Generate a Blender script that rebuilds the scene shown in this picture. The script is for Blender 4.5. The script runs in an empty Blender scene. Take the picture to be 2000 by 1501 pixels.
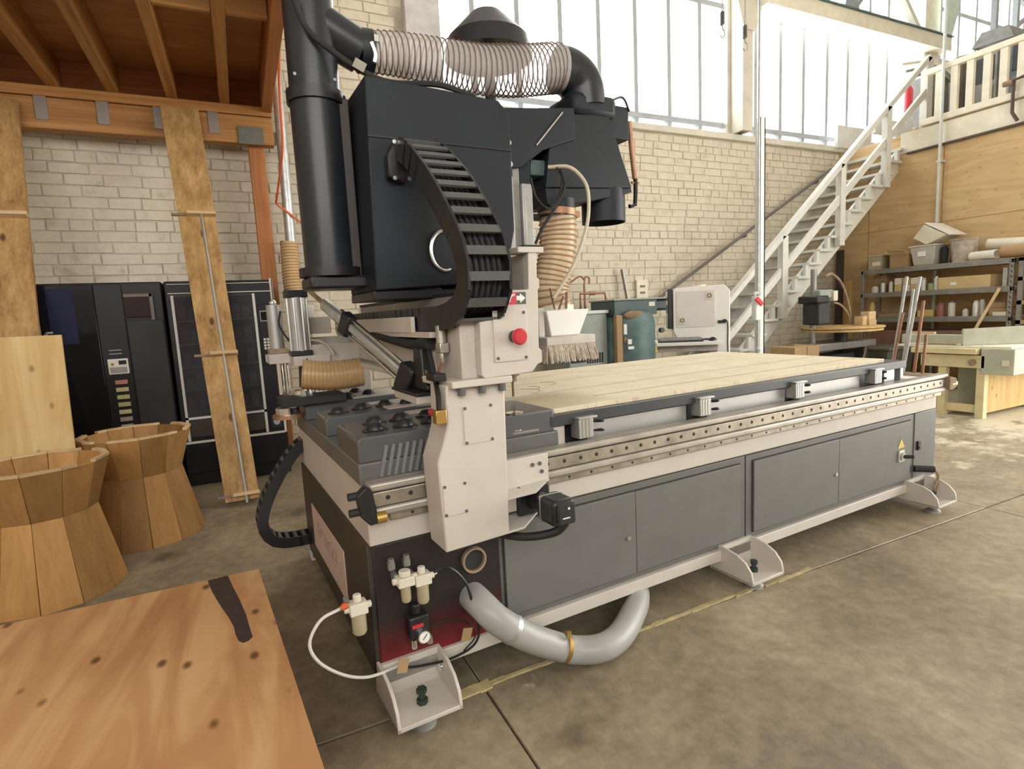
import bpy, bmesh, math, random
from mathutils import Vector, Matrix

R = math.radians
rnd = random.Random(7)
SC = bpy.context.scene
COL = SC.collection

# ------------------------------------------------------------------ camera
cam_d = bpy.data.cameras.new('camera')
cam_d.sensor_width = 36.0
cam_d.lens = 1097.5057 / 2000 * 36.0
cam_d.clip_start = 0.05
cam_d.clip_end = 200
cam = bpy.data.objects.new('camera', cam_d)
COL.objects.link(cam)
SC.camera = cam
_yaw, _pit, _rol = R(64.72749557), R(-7.28081161), R(-2.91737282)
_f = Vector((math.cos(_yaw) * math.cos(_pit), math.sin(_yaw) * math.cos(_pit), math.sin(_pit)))
_r = Vector((math.sin(_yaw), -math.cos(_yaw), 0))
_u = _r.cross(_f)
_r2 = _r * math.cos(_rol) + _u * math.sin(_rol)
_u2 = -_r * math.sin(_rol) + _u * math.cos(_rol)
cam.matrix_world = Matrix(((_r2.x, _u2.x, -_f.x, -0.331), (_r2.y, _u2.y, -_f.y, -1.919), (_r2.z, _u2.z, -_f.z, 1.425), (0, 0, 0, 1)))

# ------------------------------------------------------------------ sky and exposure
SKY = 7.0
world = bpy.data.worlds.new('overcast_sky')
SC.world = world
world.use_nodes = True
_bg = world.node_tree.nodes['Background']
_bg.inputs[0].default_value = (1.0, 0.975, 0.93, 1)
_bg.inputs[1].default_value = SKY
SC.view_settings.view_transform = 'Standard'
SC.view_settings.look = 'None'
SC.view_settings.exposure = 0.16
SC.view_settings.gamma = 1.0
SC.view_settings.use_curve_mapping = False
SC.cycles.use_denoising = True
SC.cycles.max_bounces = 9
SC.cycles.diffuse_bounces = 5
SC.cycles.glossy_bounces = 4
SC.cycles.transmission_bounces = 6
SC.cycles.transparent_max_bounces = 24
SC.cycles.sample_clamp_indirect = 8.0
SC.cycles.caustics_reflective = False
SC.cycles.caustics_refractive = False

def portal(name, loc, rot, sx, sy):
    """sampling guide in a window opening: gives off no light of its own"""
    l = bpy.data.lights.new(name, 'AREA')
    l.shape = 'RECTANGLE'; l.size = sx; l.size_y = sy
    l.cycles.is_portal = True
    o = bpy.data.objects.new(name, l); COL.objects.link(o)
    o.location = loc; o.rotation_euler = rot
    return o

portal('window_portal', (9.5, 4.95, 5.5), (R(-90), 0, 0), 15.2, 3.2)
portal('front_window_portal', (-2.4, -7.2, 4.4), (R(90), 0, 0), 9.0, 3.0)
portal('door_portal', (9.35, -3.0, 2.5), (0, R(90), 0), 5.0, 6.8)

# ------------------------------------------------------------------ mesh helpers
ORG = {}
def V(*a): return Vector(a)

class MB:
    def __init__(s): s.v = []; s.f = []
    def _add(s, vs, fs):
        n = len(s.v); s.v.extend([tuple(p) for p in vs]); s.f.extend([[i + n for i in f] for f in fs]); return s
    def box(s, x0, x1, y0, y1, z0, z1):
        return s._add([(x0,y0,z0),(x1,y0,z0),(x1,y1,z0),(x0,y1,z0),(x0,y0,z1),(x1,y0,z1),(x1,y1,z1),(x0,y1,z1)],
                      [(0,3,2,1),(4,5,6,7),(0,1,5,4),(1,2,6,5),(2,3,7,6),(3,0,4,7)])
    def bar(s, p0, p1, w, h, up=(0,0,1), off=(0,0)):
        p0 = Vector(p0); p1 = Vector(p1); d = (p1 - p0).normalized(); up = Vector(up)
        side = d.cross(up)
        if side.length < 1e-5: side = d.cross(Vector((1,0,0)))
        side.normalize(); u = side.cross(d)
        o = side * off[0] + u * off[1]
        vs = []
        for p in (p0, p1):
            for a, b in ((-1,-1),(1,-1),(1,1),(-1,1)): vs.append(p + o + side * (a * w / 2) + u * (b * h / 2))
        return s._add(vs, [(3,2,1,0),(4,5,6,7),(0,1,5,4),(1,2,6,5),(2,3,7,6),(3,0,4,7)])
    def cyl(s, p0, p1, r0, r1=None, seg=16, caps=True):
        r1 = r0 if r1 is None else r1
        p0 = Vector(p0); p1 = Vector(p1); d = (p1 - p0).normalized()
        a = d.orthogonal().normalized(); b = d.cross(a)
        vs = []
        for p, r in ((p0, r0), (p1, r1)):
            for i in range(seg):
                t = 2 * math.pi * i / seg; vs.append(p + a * (r * math.cos(t)) + b * (r * math.sin(t)))
        fs = [(i, (i + 1) % seg, seg + (i + 1) % seg, seg + i) for i in range(seg)]
        if caps: fs += [tuple(range(seg))[::-1], tuple(range(seg, 2 * seg))]
        return s._add(vs, fs)
    def pipe(s, p0, p1, ro, ri, seg=24):
        """open-ended pipe with wall thickness"""
        p0 = Vector(p0); p1 = Vector(p1); d = (p1 - p0).normalized()
        a = d.orthogonal().normalized(); b = d.cross(a); vs = []
        for p, r in ((p0, ro), (p1, ro), (p1, ri), (p0, ri)):
            for i in range(seg):
                t = 2 * math.pi * i / seg; vs.append(p + a * (r * math.cos(t)) + b * (r * math.sin(t)))
        fs = []
        for k in range(4):
            for i in range(seg):
                j = (i + 1) % seg; m = (k + 1) % 4
                fs.append((k * seg + i, k * seg + j, m * seg + j, m * seg + i))
        return s._add(vs, fs)
    def lathe(s, prof, c=(0,0,0), seg=24, axis=(0,0,1)):
        """prof: (radius, height) pairs, closed at radius 0 ends"""
        c = Vector(c); d = Vector(axis).normalized(); a = d.orthogonal().normalized(); b = d.cross(a)
        if abs(d.z) > .99: a = Vector((1,0,0)); b = d.cross(a)
        vs = []; n = len(prof)
        for r, h in prof:
            for i in range(seg):
                t = 2 * math.pi * i / seg; vs.append(c + d * h + a * (r * math.cos(t)) + b * (r * math.sin(t)))
        fs = []
        for k in range(n - 1):
            for i in range(seg):
                j = (i + 1) % seg; fs.append((k * seg + i, k * seg + j, (k + 1) * seg + j, (k + 1) * seg + i))
        return s._add(vs, fs)
    def tube(s, pts, r, seg=8, caps=True):
        pts = [Vector(p) for p in pts]; n = len(pts); rs = r if isinstance(r, (list, tuple)) else [r] * n
        tan = []
        for i in range(n):
            t = pts[min(i + 1, n - 1)] - pts[max(i - 1, 0)]
            tan.append(t.normalized() if t.length > 1e-9 else Vector((0,0,1)))
        a = tan[0].orthogonal().normalized(); vs = []
        for i in range(n):
            a = (a - tan[i] * a.dot(tan[i]))
            a = a.normalized() if a.length > 1e-6 else tan[i].orthogonal().normalized()
            b = tan[i].cross(a)
            for k in range(seg):
                t = 2 * math.pi * k / seg; vs.append(pts[i] + (a * math.cos(t) + b * math.sin(t)) * rs[i])
        fs = []
        for i in range(n - 1):
            for k in range(seg):
                j = (k + 1) % seg; fs.append((i * seg + k, i * seg + j, (i + 1) * seg + j, (i + 1) * seg + k))
        if caps: fs += [tuple(range(seg))[::-1], tuple(range((n - 1) * seg, n * seg))]
        return s._add(vs, fs)
    def prism(s, poly, axis, a, b):
        """poly in the plane across axis: x -> (y,z), y -> (x,z), z -> (x,y)"""
        def P(p, t):
            return {'x': (t, p[0], p[1]), 'y': (p[0], t, p[1]), 'z': (p[0], p[1], t)}[axis]
        n = len(poly); vs = [P(p, a) for p in poly] + [P(p, b) for p in poly]
        fs = [(i, (i + 1) % n, n + (i + 1) % n, n + i) for i in range(n)]
        fs += [tuple(range(n))[::-1], tuple(range(n, 2 * n))]
        return s._add(vs, fs)
    def hexa(s, lo, hi):
        """two quads of four points each"""
        return s._add(list(lo) + list(hi), [(3,2,1,0),(4,5,6,7),(0,1,5,4),(1,2,6,5),(2,3,7,6),(3,0,4,7)])
    def sphere(s, c, rx, ry=None, rz=None, seg=14, rings=8, zmin=-1.0):
        ry = rx if ry is None else ry; rz = rx if rz is None else rz
        vs = []; fs = []
        th0 = math.acos(max(-1, min(1, zmin)))
        for i in range(rings + 1):
            th = th0 * i / rings
            for k in range(seg):
                t = 2 * math.pi * k / seg
                vs.append((c[0] + rx * math.sin(th) * math.cos(t), c[1] + ry * math.sin(th) * math.sin(t), c[2] + rz * math.cos(th)))
        for i in range(rings):
            for k in range(seg):
                j = (k + 1) % seg; fs.append((i * seg + k, (i + 1) * seg + k, (i + 1) * seg + j, i * seg + j))
        return s._add(vs, fs)
    def build(s, name, m, parent=None, bevel=0.0, seg=2, kind=None, label=None, ang=32, keep=False):
        vs = s.v
        lo = [min(p[i] for p in vs) for i in range(3)]; hi = [max(p[i] for p in vs) for i in range(3)]
        c = Vector(((lo[0] + hi[0]) / 2, (lo[1] + hi[1]) / 2, lo[2]))
        if keep: c = Vector((0,0,0))
        me = bpy.data.meshes.new(name)
        me.from_pydata([(p[0] - c.x, p[1] - c.y, p[2] - c.z) for p in vs], [], s.f)
        bm = bmesh.new(); bm.from_mesh(me)
        bmesh.ops.remove_doubles(bm, verts=bm.verts, dist=1e-6)
        bmesh.ops.recalc_face_normals(bm, faces=bm.faces)
        bm.to_mesh(me); bm.free()
        me.shade_smooth(); me.set_sharp_from_angle(angle=R(ang))
        me.materials.append(m)
        o = bpy.data.objects.new(name, me); COL.objects.link(o)
        base = Vector((0,0,0))
        if parent is not None: o.parent = parent; base = ORG[parent.name]
        o.location = c - base; ORG[o.name] = c
        if bevel:
            b = o.modifiers.new('soft_edge', 'BEVEL'); b.width = bevel; b.segments = seg; b.limit_method = 'ANGLE'; b.angle_limit = R(40)
        if kind: o['kind'] = kind
        if label: o['label'] = label
        return o

def B(*a): return MB().box(*a)
def thing(name, label, cat, loc=(0,0,0), rotz=0, group=None, local=False):
    o = bpy.data.objects.new(name, None); COL.objects.link(o)
    o.empty_display_size = .1
    o.location = loc; o.rotation_euler = (0,0,rotz); o['label'] = label; o['category'] = cat
    if group: o['group'] = group
    ORG[o.name] = Vector((0,0,0)) if local else Vector(loc)
    return o
def tag(o, label, cat, group=None):
    o['label'] = label; o['category'] = cat
    if group: o['group'] = group
    return o
def struct(o): o['kind'] = 'structure'; return o
def copy_tree(o, parent=None):
    c = o.copy(); COL.objects.link(c); c.parent = parent
    if o.name in ORG: ORG[c.name] = ORG[o.name].copy()
    for ch in list(o.children): copy_tree(ch, c)
    return c
def spline(pts, n=12):
    """Catmull-Rom through the points"""
    P = [Vector(p) for p in pts]; P = [P[0] * 2 - P[1]] + P + [P[-1] * 2 - P[-2]]; out = []
    for i in range(1, len(P) - 2):
        for k in range(n):
            t = k / n; a, b, c, d = P[i-1], P[i], P[i+1], P[i+2]
            out.append(0.5 * ((2*b) + (c-a)*t + (2*a-5*b+4*c-d)*t*t + (3*b-a-3*c+d)*t*t*t))
    out.append(P[-2]); return out
def resample(pts, step):
    pts = [Vector(p) for p in pts]; out = [pts[0]]; acc = 0
    for a, b in zip(pts, pts[1:]):
        L = (b - a).length
        while acc + L >= step:
            t = (step - acc) / L; a = a.lerp(b, t); out.append(a); L = (b - a).length; acc = 0
            if L < 1e-9: break
        acc += L
    return out
def helix(pts, r, pitch, per=12):
    """coil wound round a path"""
    pts = resample(pts, pitch / per); a = None; out = []
    for i, p in enumerate(pts):
        t = (pts[min(i+1, len(pts)-1)] - pts[max(i-1, 0)]).normalized()
        a = t.orthogonal().normalized() if a is None else (a - t * a.dot(t)).normalized()
        b = t.cross(a); w = 2 * math.pi * i / per
        out.append(p + (a * math.cos(w) + b * math.sin(w)) * r)
    return out

# ------------------------------------------------------------------ materials
MATS = {}
def node_mat(name):
    m = bpy.data.materials.new(name); m.use_nodes = True
    nt = m.node_tree; b = nt.nodes['Principled BSDF']; MATS[name] = m
    return m, nt, b
def N(nt, t, **k):
    n = nt.nodes.new(t)
    for a, v in k.items():
        if a.startswith('i_'): n.inputs[a[2:].replace('_', ' ')].default_value = v
        else: setattr(n, a, v)
    return n
def ramp(nt, src, stops):
    r = N(nt, 'ShaderNodeValToRGB'); e = r.color_ramp.elements
    while len(e) < len(stops): e.new(0.5)
    for el, (p, c) in zip(e, stops): el.position = p; el.color = (*c, 1)
    nt.links.new(src, r.inputs[0]); return r
def coords(nt, scale=(1,1,1), rot=(0,0,0), rand=False, kind='Object'):
    tc = N(nt, 'ShaderNodeTexCoord'); mp = N(nt, 'ShaderNodeMapping')
    mp.inputs['Scale'].default_value = scale; mp.inputs['Rotation'].default_value = rot
    nt.links.new(tc.outputs[kind], mp.inputs[0])
    if rand:
        oi = N(nt, 'ShaderNodeObjectInfo'); mu = N(nt, 'ShaderNodeMath', operation='MULTIPLY'); mu.inputs[1].default_value = 37.0
        nt.links.new(oi.outputs['Random'], mu.inputs[0])
        cb = N(nt, 'ShaderNodeCombineXYZ')
        for i in range(3): nt.links.new(mu.outputs[0], cb.inputs[i])
        nt.links.new(cb.outputs[0], mp.inputs['Location'])
    return mp
def paint(name, col, rough=.5, metal=0.0, var=.12, scale=6.0, bump=.0, bscale=60, spec=.5, coat=0.0):
    """painted or plain surface with slight mottling"""
    m, nt, b = node_mat(name)
    mp = coords(nt)
    n = N(nt, 'ShaderNodeTexNoise', i_Scale=scale, i_Detail=5.0, i_Roughness=.6)
    nt.links.new(mp.outputs[0], n.inputs['Vector'])
    lo = tuple(max(0, c * (1 - var)) for c in col); hi = tuple(min(1, c * (1 + var)) for c in col)
    r = ramp(nt, n.outputs['Fac'], [(.3, lo), (.7, hi)])
    nt.links.new(r.outputs[0], b.inputs['Base Color'])
    b.inputs['Roughness'].default_value = rough; b.inputs['Metallic'].default_value = metal
    b.inputs['Specular IOR Level'].default_value = spec
    if coat: b.inputs['Coat Weight'].default_value = coat; b.inputs['Coat Roughness'].default_value = .15
    if bump:
        n2 = N(nt, 'ShaderNodeTexNoise', i_Scale=bscale, i_Detail=4.0); nt.links.new(mp.outputs[0], n2.inputs['Vector'])
        bp = N(nt, 'ShaderNodeBump', i_Strength=bump, i_Distance=.004); nt.links.new(n2.outputs['Fac'], bp.inputs['Height'])
        nt.links.new(bp.outputs[0], b.inputs['Normal'])
    return m
def wood(name, dark, mid, light, axis='z', scale=1.0, rough=.6, knots=True, spread=.35):
    """grain running along one axis, each object with its own cut"""
    m, nt, b = node_mat(name)
    sc = [14 * scale] * 3; sc['xyz'.index(axis)] = .45 * scale
    mp = coords(nt, tuple(sc), rand=True)
    n = N(nt, 'ShaderNodeTexNoise', i_Scale=1.0, i_Detail=6.0, i_Roughness=.55, i_Distortion=.25)
    nt.links.new(mp.outputs[0], n.inputs['Vector'])
    sc2 = [70 * scale] * 3; sc2['xyz'.index(axis)] = 2.5 * scale
    mp2 = coords(nt, tuple(sc2), rand=True)
    n2 = N(nt, 'ShaderNodeTexNoise', i_Scale=1.0, i_Detail=3.0); nt.links.new(mp2.outputs[0], n2.inputs['Vector'])
    mx = N(nt, 'ShaderNodeMix', data_type='FLOAT'); mx.inputs[0].default_value = .3
    nt.links.new(n.outputs['Fac'], mx.inputs[2]); nt.links.new(n2.outputs['Fac'], mx.inputs[3])
    r = ramp(nt, mx.outputs[0], [(.32, dark), (.5, mid), (.68, light)])
    last = r.outputs[0]
    oi = N(nt, 'ShaderNodeObjectInfo')
    hv = N(nt, 'ShaderNodeHueSaturation'); mr = N(nt, 'ShaderNodeMapRange')
    mr.inputs[3].default_value = 1 - spread; mr.inputs[4].default_value = 1 + spread * .5
    nt.links.new(oi.outputs['Random'], mr.inputs[0]); nt.links.new(mr.outputs[0], hv.inputs['Value']); nt.links.new(last, hv.inputs['Color'])
    last = hv.outputs[0]
    if knots:
        ks = [5 * scale] * 3; ks['xyz'.index(axis)] = 2.2 * scale
        mk = coords(nt, tuple(ks), rand=True)
        vo = N(nt, 'ShaderNodeTexVoronoi', i_Scale=1.0); nt.links.new(mk.outputs[0], vo.inputs['Vector'])
        rk = ramp(nt, vo.outputs['Distance'], [(.06, (0,0,0)), (.13, (1,1,1))])
        mm = N(nt, 'ShaderNodeMix', data_type='RGBA'); mm.inputs[6].default_value = (dark[0] * .45, dark[1] * .4, dark[2] * .35, 1)
        nt.links.new(rk.outputs[0], mm.inputs[0]); nt.links.new(last, mm.inputs[7]); last = mm.outputs[2]
    nt.links.new(last, b.inputs['Base Color']); b.inputs['Roughness'].default_value = rough
    b.inputs['Specular IOR Level'].default_value = .3
    bp = N(nt, 'ShaderNodeBump', i_Strength=.15, i_Distance=.003); nt.links.new(n2.outputs['Fac'], bp.inputs['Height']); nt.links.new(bp.outputs[0], b.inputs['Normal'])
    return m
def clear(name, tint, keep=.8, rough=.15):
    """thin see-through plastic or glass"""
    m = bpy.data.materials.new(name); m.use_nodes = True; nt = m.node_tree; nt.nodes.clear()
    out = N(nt, 'ShaderNodeOutputMaterial'); tr = N(nt, 'ShaderNodeBsdfTransparent'); tr.inputs[0].default_value = (*tint, 1)
    gl = N(nt, 'ShaderNodeBsdfPrincipled'); gl.inputs['Base Color'].default_value = (*tint, 1); gl.inputs['Roughness'].default_value = rough
    tn = N(nt, 'ShaderNodeTexNoise', i_Scale=9.0); tc = coords(nt); nt.links.new(tc.outputs[0], tn.inputs['Vector'])
    mr = N(nt, 'ShaderNodeMapRange'); mr.inputs[3].default_value = 1 - keep - .03; mr.inputs[4].default_value = 1 - keep + .03
    nt.links.new(tn.outputs['Fac'], mr.inputs[0])
    mx = N(nt, 'ShaderNodeMixShader'); nt.links.new(mr.outputs[0], mx.inputs[0])
    nt.links.new(tr.outputs[0], mx.inputs[1]); nt.links.new(gl.outputs[0], mx.inputs[2]); nt.links.new(mx.outputs[0], out.inputs[0])
    MATS[name] = m; return m

M_white = paint('machine_white', (.58, .54, .49), .42, var=.05, bump=.03, bscale=200)
M_white_dirty = paint('machine_white_dirty', (.54, .495, .455), .5, var=.14, scale=9)
M_grey = paint('graphite_paint', (.135, .135, .128), .42, var=.10, bump=.05, bscale=300)
M_grey_gloss = paint('graphite_gloss_paint', (.10, .105, .11), .3, var=.08)
M_hood = paint('black_sheet_metal', (.015, .019, .026), .5, var=.2, scale=4, bump=.05, bscale=150, spec=.3)
M_black = paint('black_plastic', (.016, .016, .018), .38, var=.2)
M_matte = paint('black_rubber', (.02, .02, .02), .75, var=.25)
M_steel = paint('brushed_steel', (.62, .62, .60), .32, 1.0, var=.1, scale=25)
M_alu = paint('aluminium', (.45, .45, .44), .42, .6, var=.06, scale=12)
M_rail = paint('oiled_rail_steel', (.40, .36, .30), .4, .7, var=.25, scale=14)
M_railbody = paint('rail_cover_steel', (.44, .405, .36), .45, .5, var=.15, scale=10)
M_chrome = paint('chrome', (.85, .85, .85), .12, 1.0, var=.03)
M_brass = paint('brass', (.60, .40, .13), .35, .9, var=.15)
M_copper = paint('copper_pipe', (.36, .20, .12), .5, .6, var=.3)
M_red = paint('red_plastic', (.55, .035, .05), .35, var=.08)
M_redmark = paint('red_print', (.62, .05, .07), .5, var=.05)
M_dark_print = paint('dark_print', (.10, .10, .10), .5, var=.05)
M_white_print = paint('white_print', (.85, .84, .82), .5, var=.03)
M_galv = paint('galvanised_steel', (.56, .58, .58), .42, .75, var=.2, scale=14)
M_pale_steel = paint('pale_painted_steel', (.66, .70, .68), .45, var=.08)
M_cream = paint('cream_painted_wood', (.80, .76, .62), .55, var=.10, scale=5)
M_stair = paint('grey_white_painted_wood', (.66, .66, .62), .55, var=.10, scale=5)
M_mullion = paint('painted_window_steel', (.42, .45, .49), .5, var=.12)
M_concrete_trim = paint('painted_concrete', (.68, .65, .56), .8, var=.12, scale=3, bump=.2)
M_mortar = paint('painted_mortar', (.52, .465, .37), .95, var=.2, scale=4, bump=.4)
M_green = paint('green_enamel', (.12, .205, .21), .5, var=.3, scale=5)
M_green_dark = paint('dark_green_enamel', (.06, .10, .10), .5, var=.2)
M_greygreen = paint('grey_green_enamel', (.30, .34, .31), .5, var=.1)
M_teal_saw = paint('saw_enamel', (.46, .47, .38), .5, var=.12)
M_saw_cream = paint('saw_cream_paint', (.68, .60, .36), .6, var=.12)
M_card = paint('cardboard', (.42, .28, .15), .8, var=.1, scale=3)
M_card_pale = paint('pale_cardboard', (.60, .46, .24), .8, var=.1, scale=3)
M_paper = paint('paper', (.78, .74, .66), .8, var=.05)
M_orange = paint('orange_cable', (.80, .16, .05), .45, var=.05)
M_dust = paint('dust_brown', (.30, .22, .15), .9, var=.3, scale=12)
M_shelf = paint('shelf_steel', (.30, .29, .27), .45, .55, var=.2)
M_yellow = paint('yellow_plastic', (.75, .50, .06), .5, var=.06)
M_tape = paint('yellowed_tape', (.50, .42, .22), .8, var=.25, scale=20)
M_foam = paint('ivory_plastic', (.70, .66, .56), .5, var=.06)
M_bristle = paint('bristle', (.52, .45, .38), .85, var=.35, scale=90)
M_glass = clear('window_glass', (.97, .985, 1.0), .95, .05)
M_hose = clear('clear_hose', (.90, .89, .88), .60, .25)
M_hose_tan = clear('tan_clear_hose', (.86, .74, .56), .40, .3)
M_hose_amber = clear('amber_clear_hose', (.62, .44, .22), .32, .3)
M_bowl = clear('filter_bowl_plastic', (.62, .54, .36), .35, .2)
M_tub = clear('cloudy_tub_plastic', (.80, .80, .74), .30, .4)
M_rib = paint('hose_wire_dark', (.20, .13, .11), .5)
M_rib_tan = paint('hose_wire_tan', (.45, .27, .13), .5, var=.1)

W_fir = lambda ax: MATS.get('fir_' + ax) or wood('fir_' + ax, (.30, .13, .04), (.47, .23, .075), (.60, .33, .12), ax, 1.0, knots=False, spread=.15)
W_redfir = lambda ax: MATS.get('redfir_' + ax) or wood('redfir_' + ax, (.34, .12, .04), (.48, .19, .065), (.58, .26, .09), ax, 1.0, knots=False, spread=.12)
W_plank = lambda ax: MATS.get('plank_' + ax) or wood('plank_' + ax, (.28, .15, .055), (.46, .28, .11), (.60, .40, .18), ax, 1.0, spread=.15)
W_stave = lambda ax: MATS.get('stave_' + ax) or wood('stave_' + ax, (.36, .185, .06), (.44, .235, .08), (.52, .29, .105), ax, .7, knots=False, spread=.38)
W_pale = lambda ax: MATS.get('pale_' + ax) or wood('pale_' + ax, (.50, .34, .17), (.66, .48, .27), (.76, .60, .38), ax, 1.0, knots=False, spread=.15)
def plywood(name, dark, mid, light, axis, knots=.9, rough=.6):
    m, nt, b = node_mat(name)
    sc = [5.0] * 3; sc['xyz'.index(axis)] = .8
    mp = coords(nt, tuple(sc)); n = N(nt, 'ShaderNodeTexNoise', i_Scale=1.0, i_Detail=4.0, i_Distortion=2.2); nt.links.new(mp.outputs[0], n.inputs['Vector'])
    mu = N(nt, 'ShaderNodeMath', operation='MULTIPLY'); mu.inputs[1].default_value = 7.0; nt.links.new(n.outputs['Fac'], mu.inputs[0])
    sn = N(nt, 'ShaderNodeMath', operation='SINE'); nt.links.new(mu.outputs[0], sn.inputs[0])
    mr = N(nt, 'ShaderNodeMapRange'); mr.inputs[1].default_value = -1; nt.links.new(sn.outputs[0], mr.inputs[0])
    big = N(nt, 'ShaderNodeTexNoise', i_Scale=1.6, i_Detail=3.0); m0 = coords(nt); nt.links.new(m0.outputs[0], big.inputs['Vector'])
    mx = N(nt, 'ShaderNodeMix', data_type='FLOAT'); mx.inputs[0].default_value = .62
    nt.links.new(mr.outputs[0], mx.inputs[2]); nt.links.new(big.outputs['Fac'], mx.inputs[3])
    r = ramp(nt, mx.outputs[0], [(.2, dark), (.5, mid), (.8, light)]); last = r.outputs[0]
    if knots:
        ks = [11.0] * 3; ks['xyz'.index(axis)] = 6.5
        mk = coords(nt, tuple(ks)); vo = N(nt, 'ShaderNodeTexVoronoi', i_Scale=1.0); nt.links.new(mk.outputs[0], vo.inputs['Vector'])
        sel = N(nt, 'ShaderNodeMath', operation='GREATER_THAN'); sel.inputs[1].default_value = .6
        sp = N(nt, 'ShaderNodeSeparateColor'); nt.links.new(vo.outputs['Color'], sp.inputs[0]); nt.links.new(sp.outputs[0], sel.inputs[0])
        rk = ramp(nt, vo.outputs['Distance'], [(.09, (1,1,1)), (.2, (0,0,0))])
        ml = N(nt, 'ShaderNodeMath', operation='MULTIPLY'); nt.links.new(rk.outputs[0], ml.inputs[0]); nt.links.new(sel.outputs[0], ml.inputs[1])
        m2 = N(nt, 'ShaderNodeMath', operation='MULTIPLY'); m2.inputs[1].default_value = knots; nt.links.new(ml.outputs[0], m2.inputs[0])
        mm = N(nt, 'ShaderNodeMix', data_type='RGBA'); mm.inputs[7].default_value = (.12, .055, .02, 1)
        nt.links.new(m2.outputs[0], mm.inputs[0]); nt.links.new(last, mm.inputs[6]); last = mm.outputs[2]
    nt.links.new(last, b.inputs['Base Color']); b.inputs['Roughness'].default_value = rough; b.inputs['Specular IOR Level'].default_value = .3
    return m
M_ply_floor = plywood('knotty_plywood', (.42, .20, .085), (.58, .33, .155), (.70, .46, .24), 'y')
M_ply_up = plywood('yellow_plywood', (.52, .34, .13), (.64, .45, .20), (.74, .57, .30), 'z', .6)
M_ply_wall = plywood('wall_plywood', (.56, .38, .19), (.66, .47, .25), (.72, .54, .31), 'y', .25)
M_ply_deck = plywood('deck_plywood', (.46, .23, .10), (.56, .30, .13), (.64, .37, .17), 'x', .3)
# ================================================================== THE SETTING
# ---- floor: concrete slabs with open joints
def concrete():
    m, nt, b = node_mat('worn_concrete')
    mp = coords(nt)
    n1 = N(nt, 'ShaderNodeTexNoise', i_Scale=.9, i_Detail=8.0, i_Roughness=.62, i_Distortion=.5); nt.links.new(mp.outputs[0], n1.inputs['Vector'])
    n2 = N(nt, 'ShaderNodeTexNoise', i_Scale=14.0, i_Detail=6.0, i_Roughness=.7); nt.links.new(mp.outputs[0], n2.inputs['Vector'])
    mx = N(nt, 'ShaderNodeMix', data_type='FLOAT'); mx.inputs[0].default_value = .35
    nt.links.new(n1.outputs['Fac'], mx.inputs[2]); nt.links.new(n2.outputs['Fac'], mx.inputs[3])
    r = ramp(nt, mx.outputs[0], [(.33, (.115, .092, .062)), (.47, (.25, .205, .138)), (.58, (.37, .305, .208)), (.70, (.50, .43, .31))])
    v = N(nt, 'ShaderNodeTexVoronoi', i_Scale=1.35); v.inputs['Randomness'].default_value = 1.0
    nd = N(nt, 'ShaderNodeVectorMath', operation='ADD'); nt.links.new(mp.outputs[0], nd.inputs[0])
    n3 = N(nt, 'ShaderNodeTexNoise', i_Scale=3.0, i_Detail=4.0); nt.links.new(mp.outputs[0], n3.inputs['Vector'])
    sc = N(nt, 'ShaderNodeVectorMath', operation='SCALE'); sc.inputs['Scale'].default_value = .45; nt.links.new(n3.outputs['Color'], sc.inputs[0]); nt.links.new(sc.outputs[0], nd.inputs[1])
    nt.links.new(nd.outputs[0], v.inputs['Vector'])
    rs = ramp(nt, v.outputs['Distance'], [(.05, (.32, .30, .26)), (.2, (1, 1, 1))])
    mm = N(nt, 'ShaderNodeMix', data_type='RGBA', blend_type='MULTIPLY'); mm.inputs[0].default_value = .8
    nt.links.new(r.outputs[0], mm.inputs[6]); nt.links.new(rs.outputs[0], mm.inputs[7])
    # worn pale floor paint: scraps all over, thickened near the saw as painted-in daylight
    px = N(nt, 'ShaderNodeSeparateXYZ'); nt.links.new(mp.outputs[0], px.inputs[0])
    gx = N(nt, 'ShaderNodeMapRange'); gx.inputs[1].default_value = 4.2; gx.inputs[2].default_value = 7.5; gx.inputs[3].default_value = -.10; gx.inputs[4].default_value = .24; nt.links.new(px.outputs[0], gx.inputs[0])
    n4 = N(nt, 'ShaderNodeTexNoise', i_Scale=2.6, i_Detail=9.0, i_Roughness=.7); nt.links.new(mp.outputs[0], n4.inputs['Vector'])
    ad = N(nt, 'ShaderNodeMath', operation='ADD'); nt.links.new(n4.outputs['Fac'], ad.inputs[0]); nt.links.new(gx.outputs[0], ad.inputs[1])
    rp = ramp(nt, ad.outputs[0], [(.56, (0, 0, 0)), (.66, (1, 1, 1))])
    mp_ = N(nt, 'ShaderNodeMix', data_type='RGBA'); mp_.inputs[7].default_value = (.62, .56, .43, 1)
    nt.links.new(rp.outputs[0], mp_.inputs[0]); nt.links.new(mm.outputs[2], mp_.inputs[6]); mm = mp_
    nt.links.new(mm.outputs[2], b.inputs['Base Color'])
    rr = N(nt, 'ShaderNodeMapRange'); rr.inputs[3].default_value = .42; rr.inputs[4].default_value = .75; nt.links.new(n1.outputs['Fac'], rr.inputs[0]); nt.links.new(rr.outputs[0], b.inputs['Roughness'])
    bp = N(nt, 'ShaderNodeBump', i_Strength=.12, i_Distance=.006); nt.links.new(n2.outputs['Fac'], bp.inputs['Height']); nt.links.new(bp.outputs[0], b.inputs['Normal'])
    return m
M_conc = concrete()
M_joint = paint('joint_dirt', (.05, .043, .035), .95, var=.3, scale=20)
floor = struct(B(-7, 18, -7.2, 4.95, -.2, -.012).build('floor', M_joint, keep=True))
xs = [-7, -3.2, .372, 3.95, 7.55, 11.1, 14.6, 18]; ys = [-7.2, -3.6, -.03, 4.75]
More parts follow.
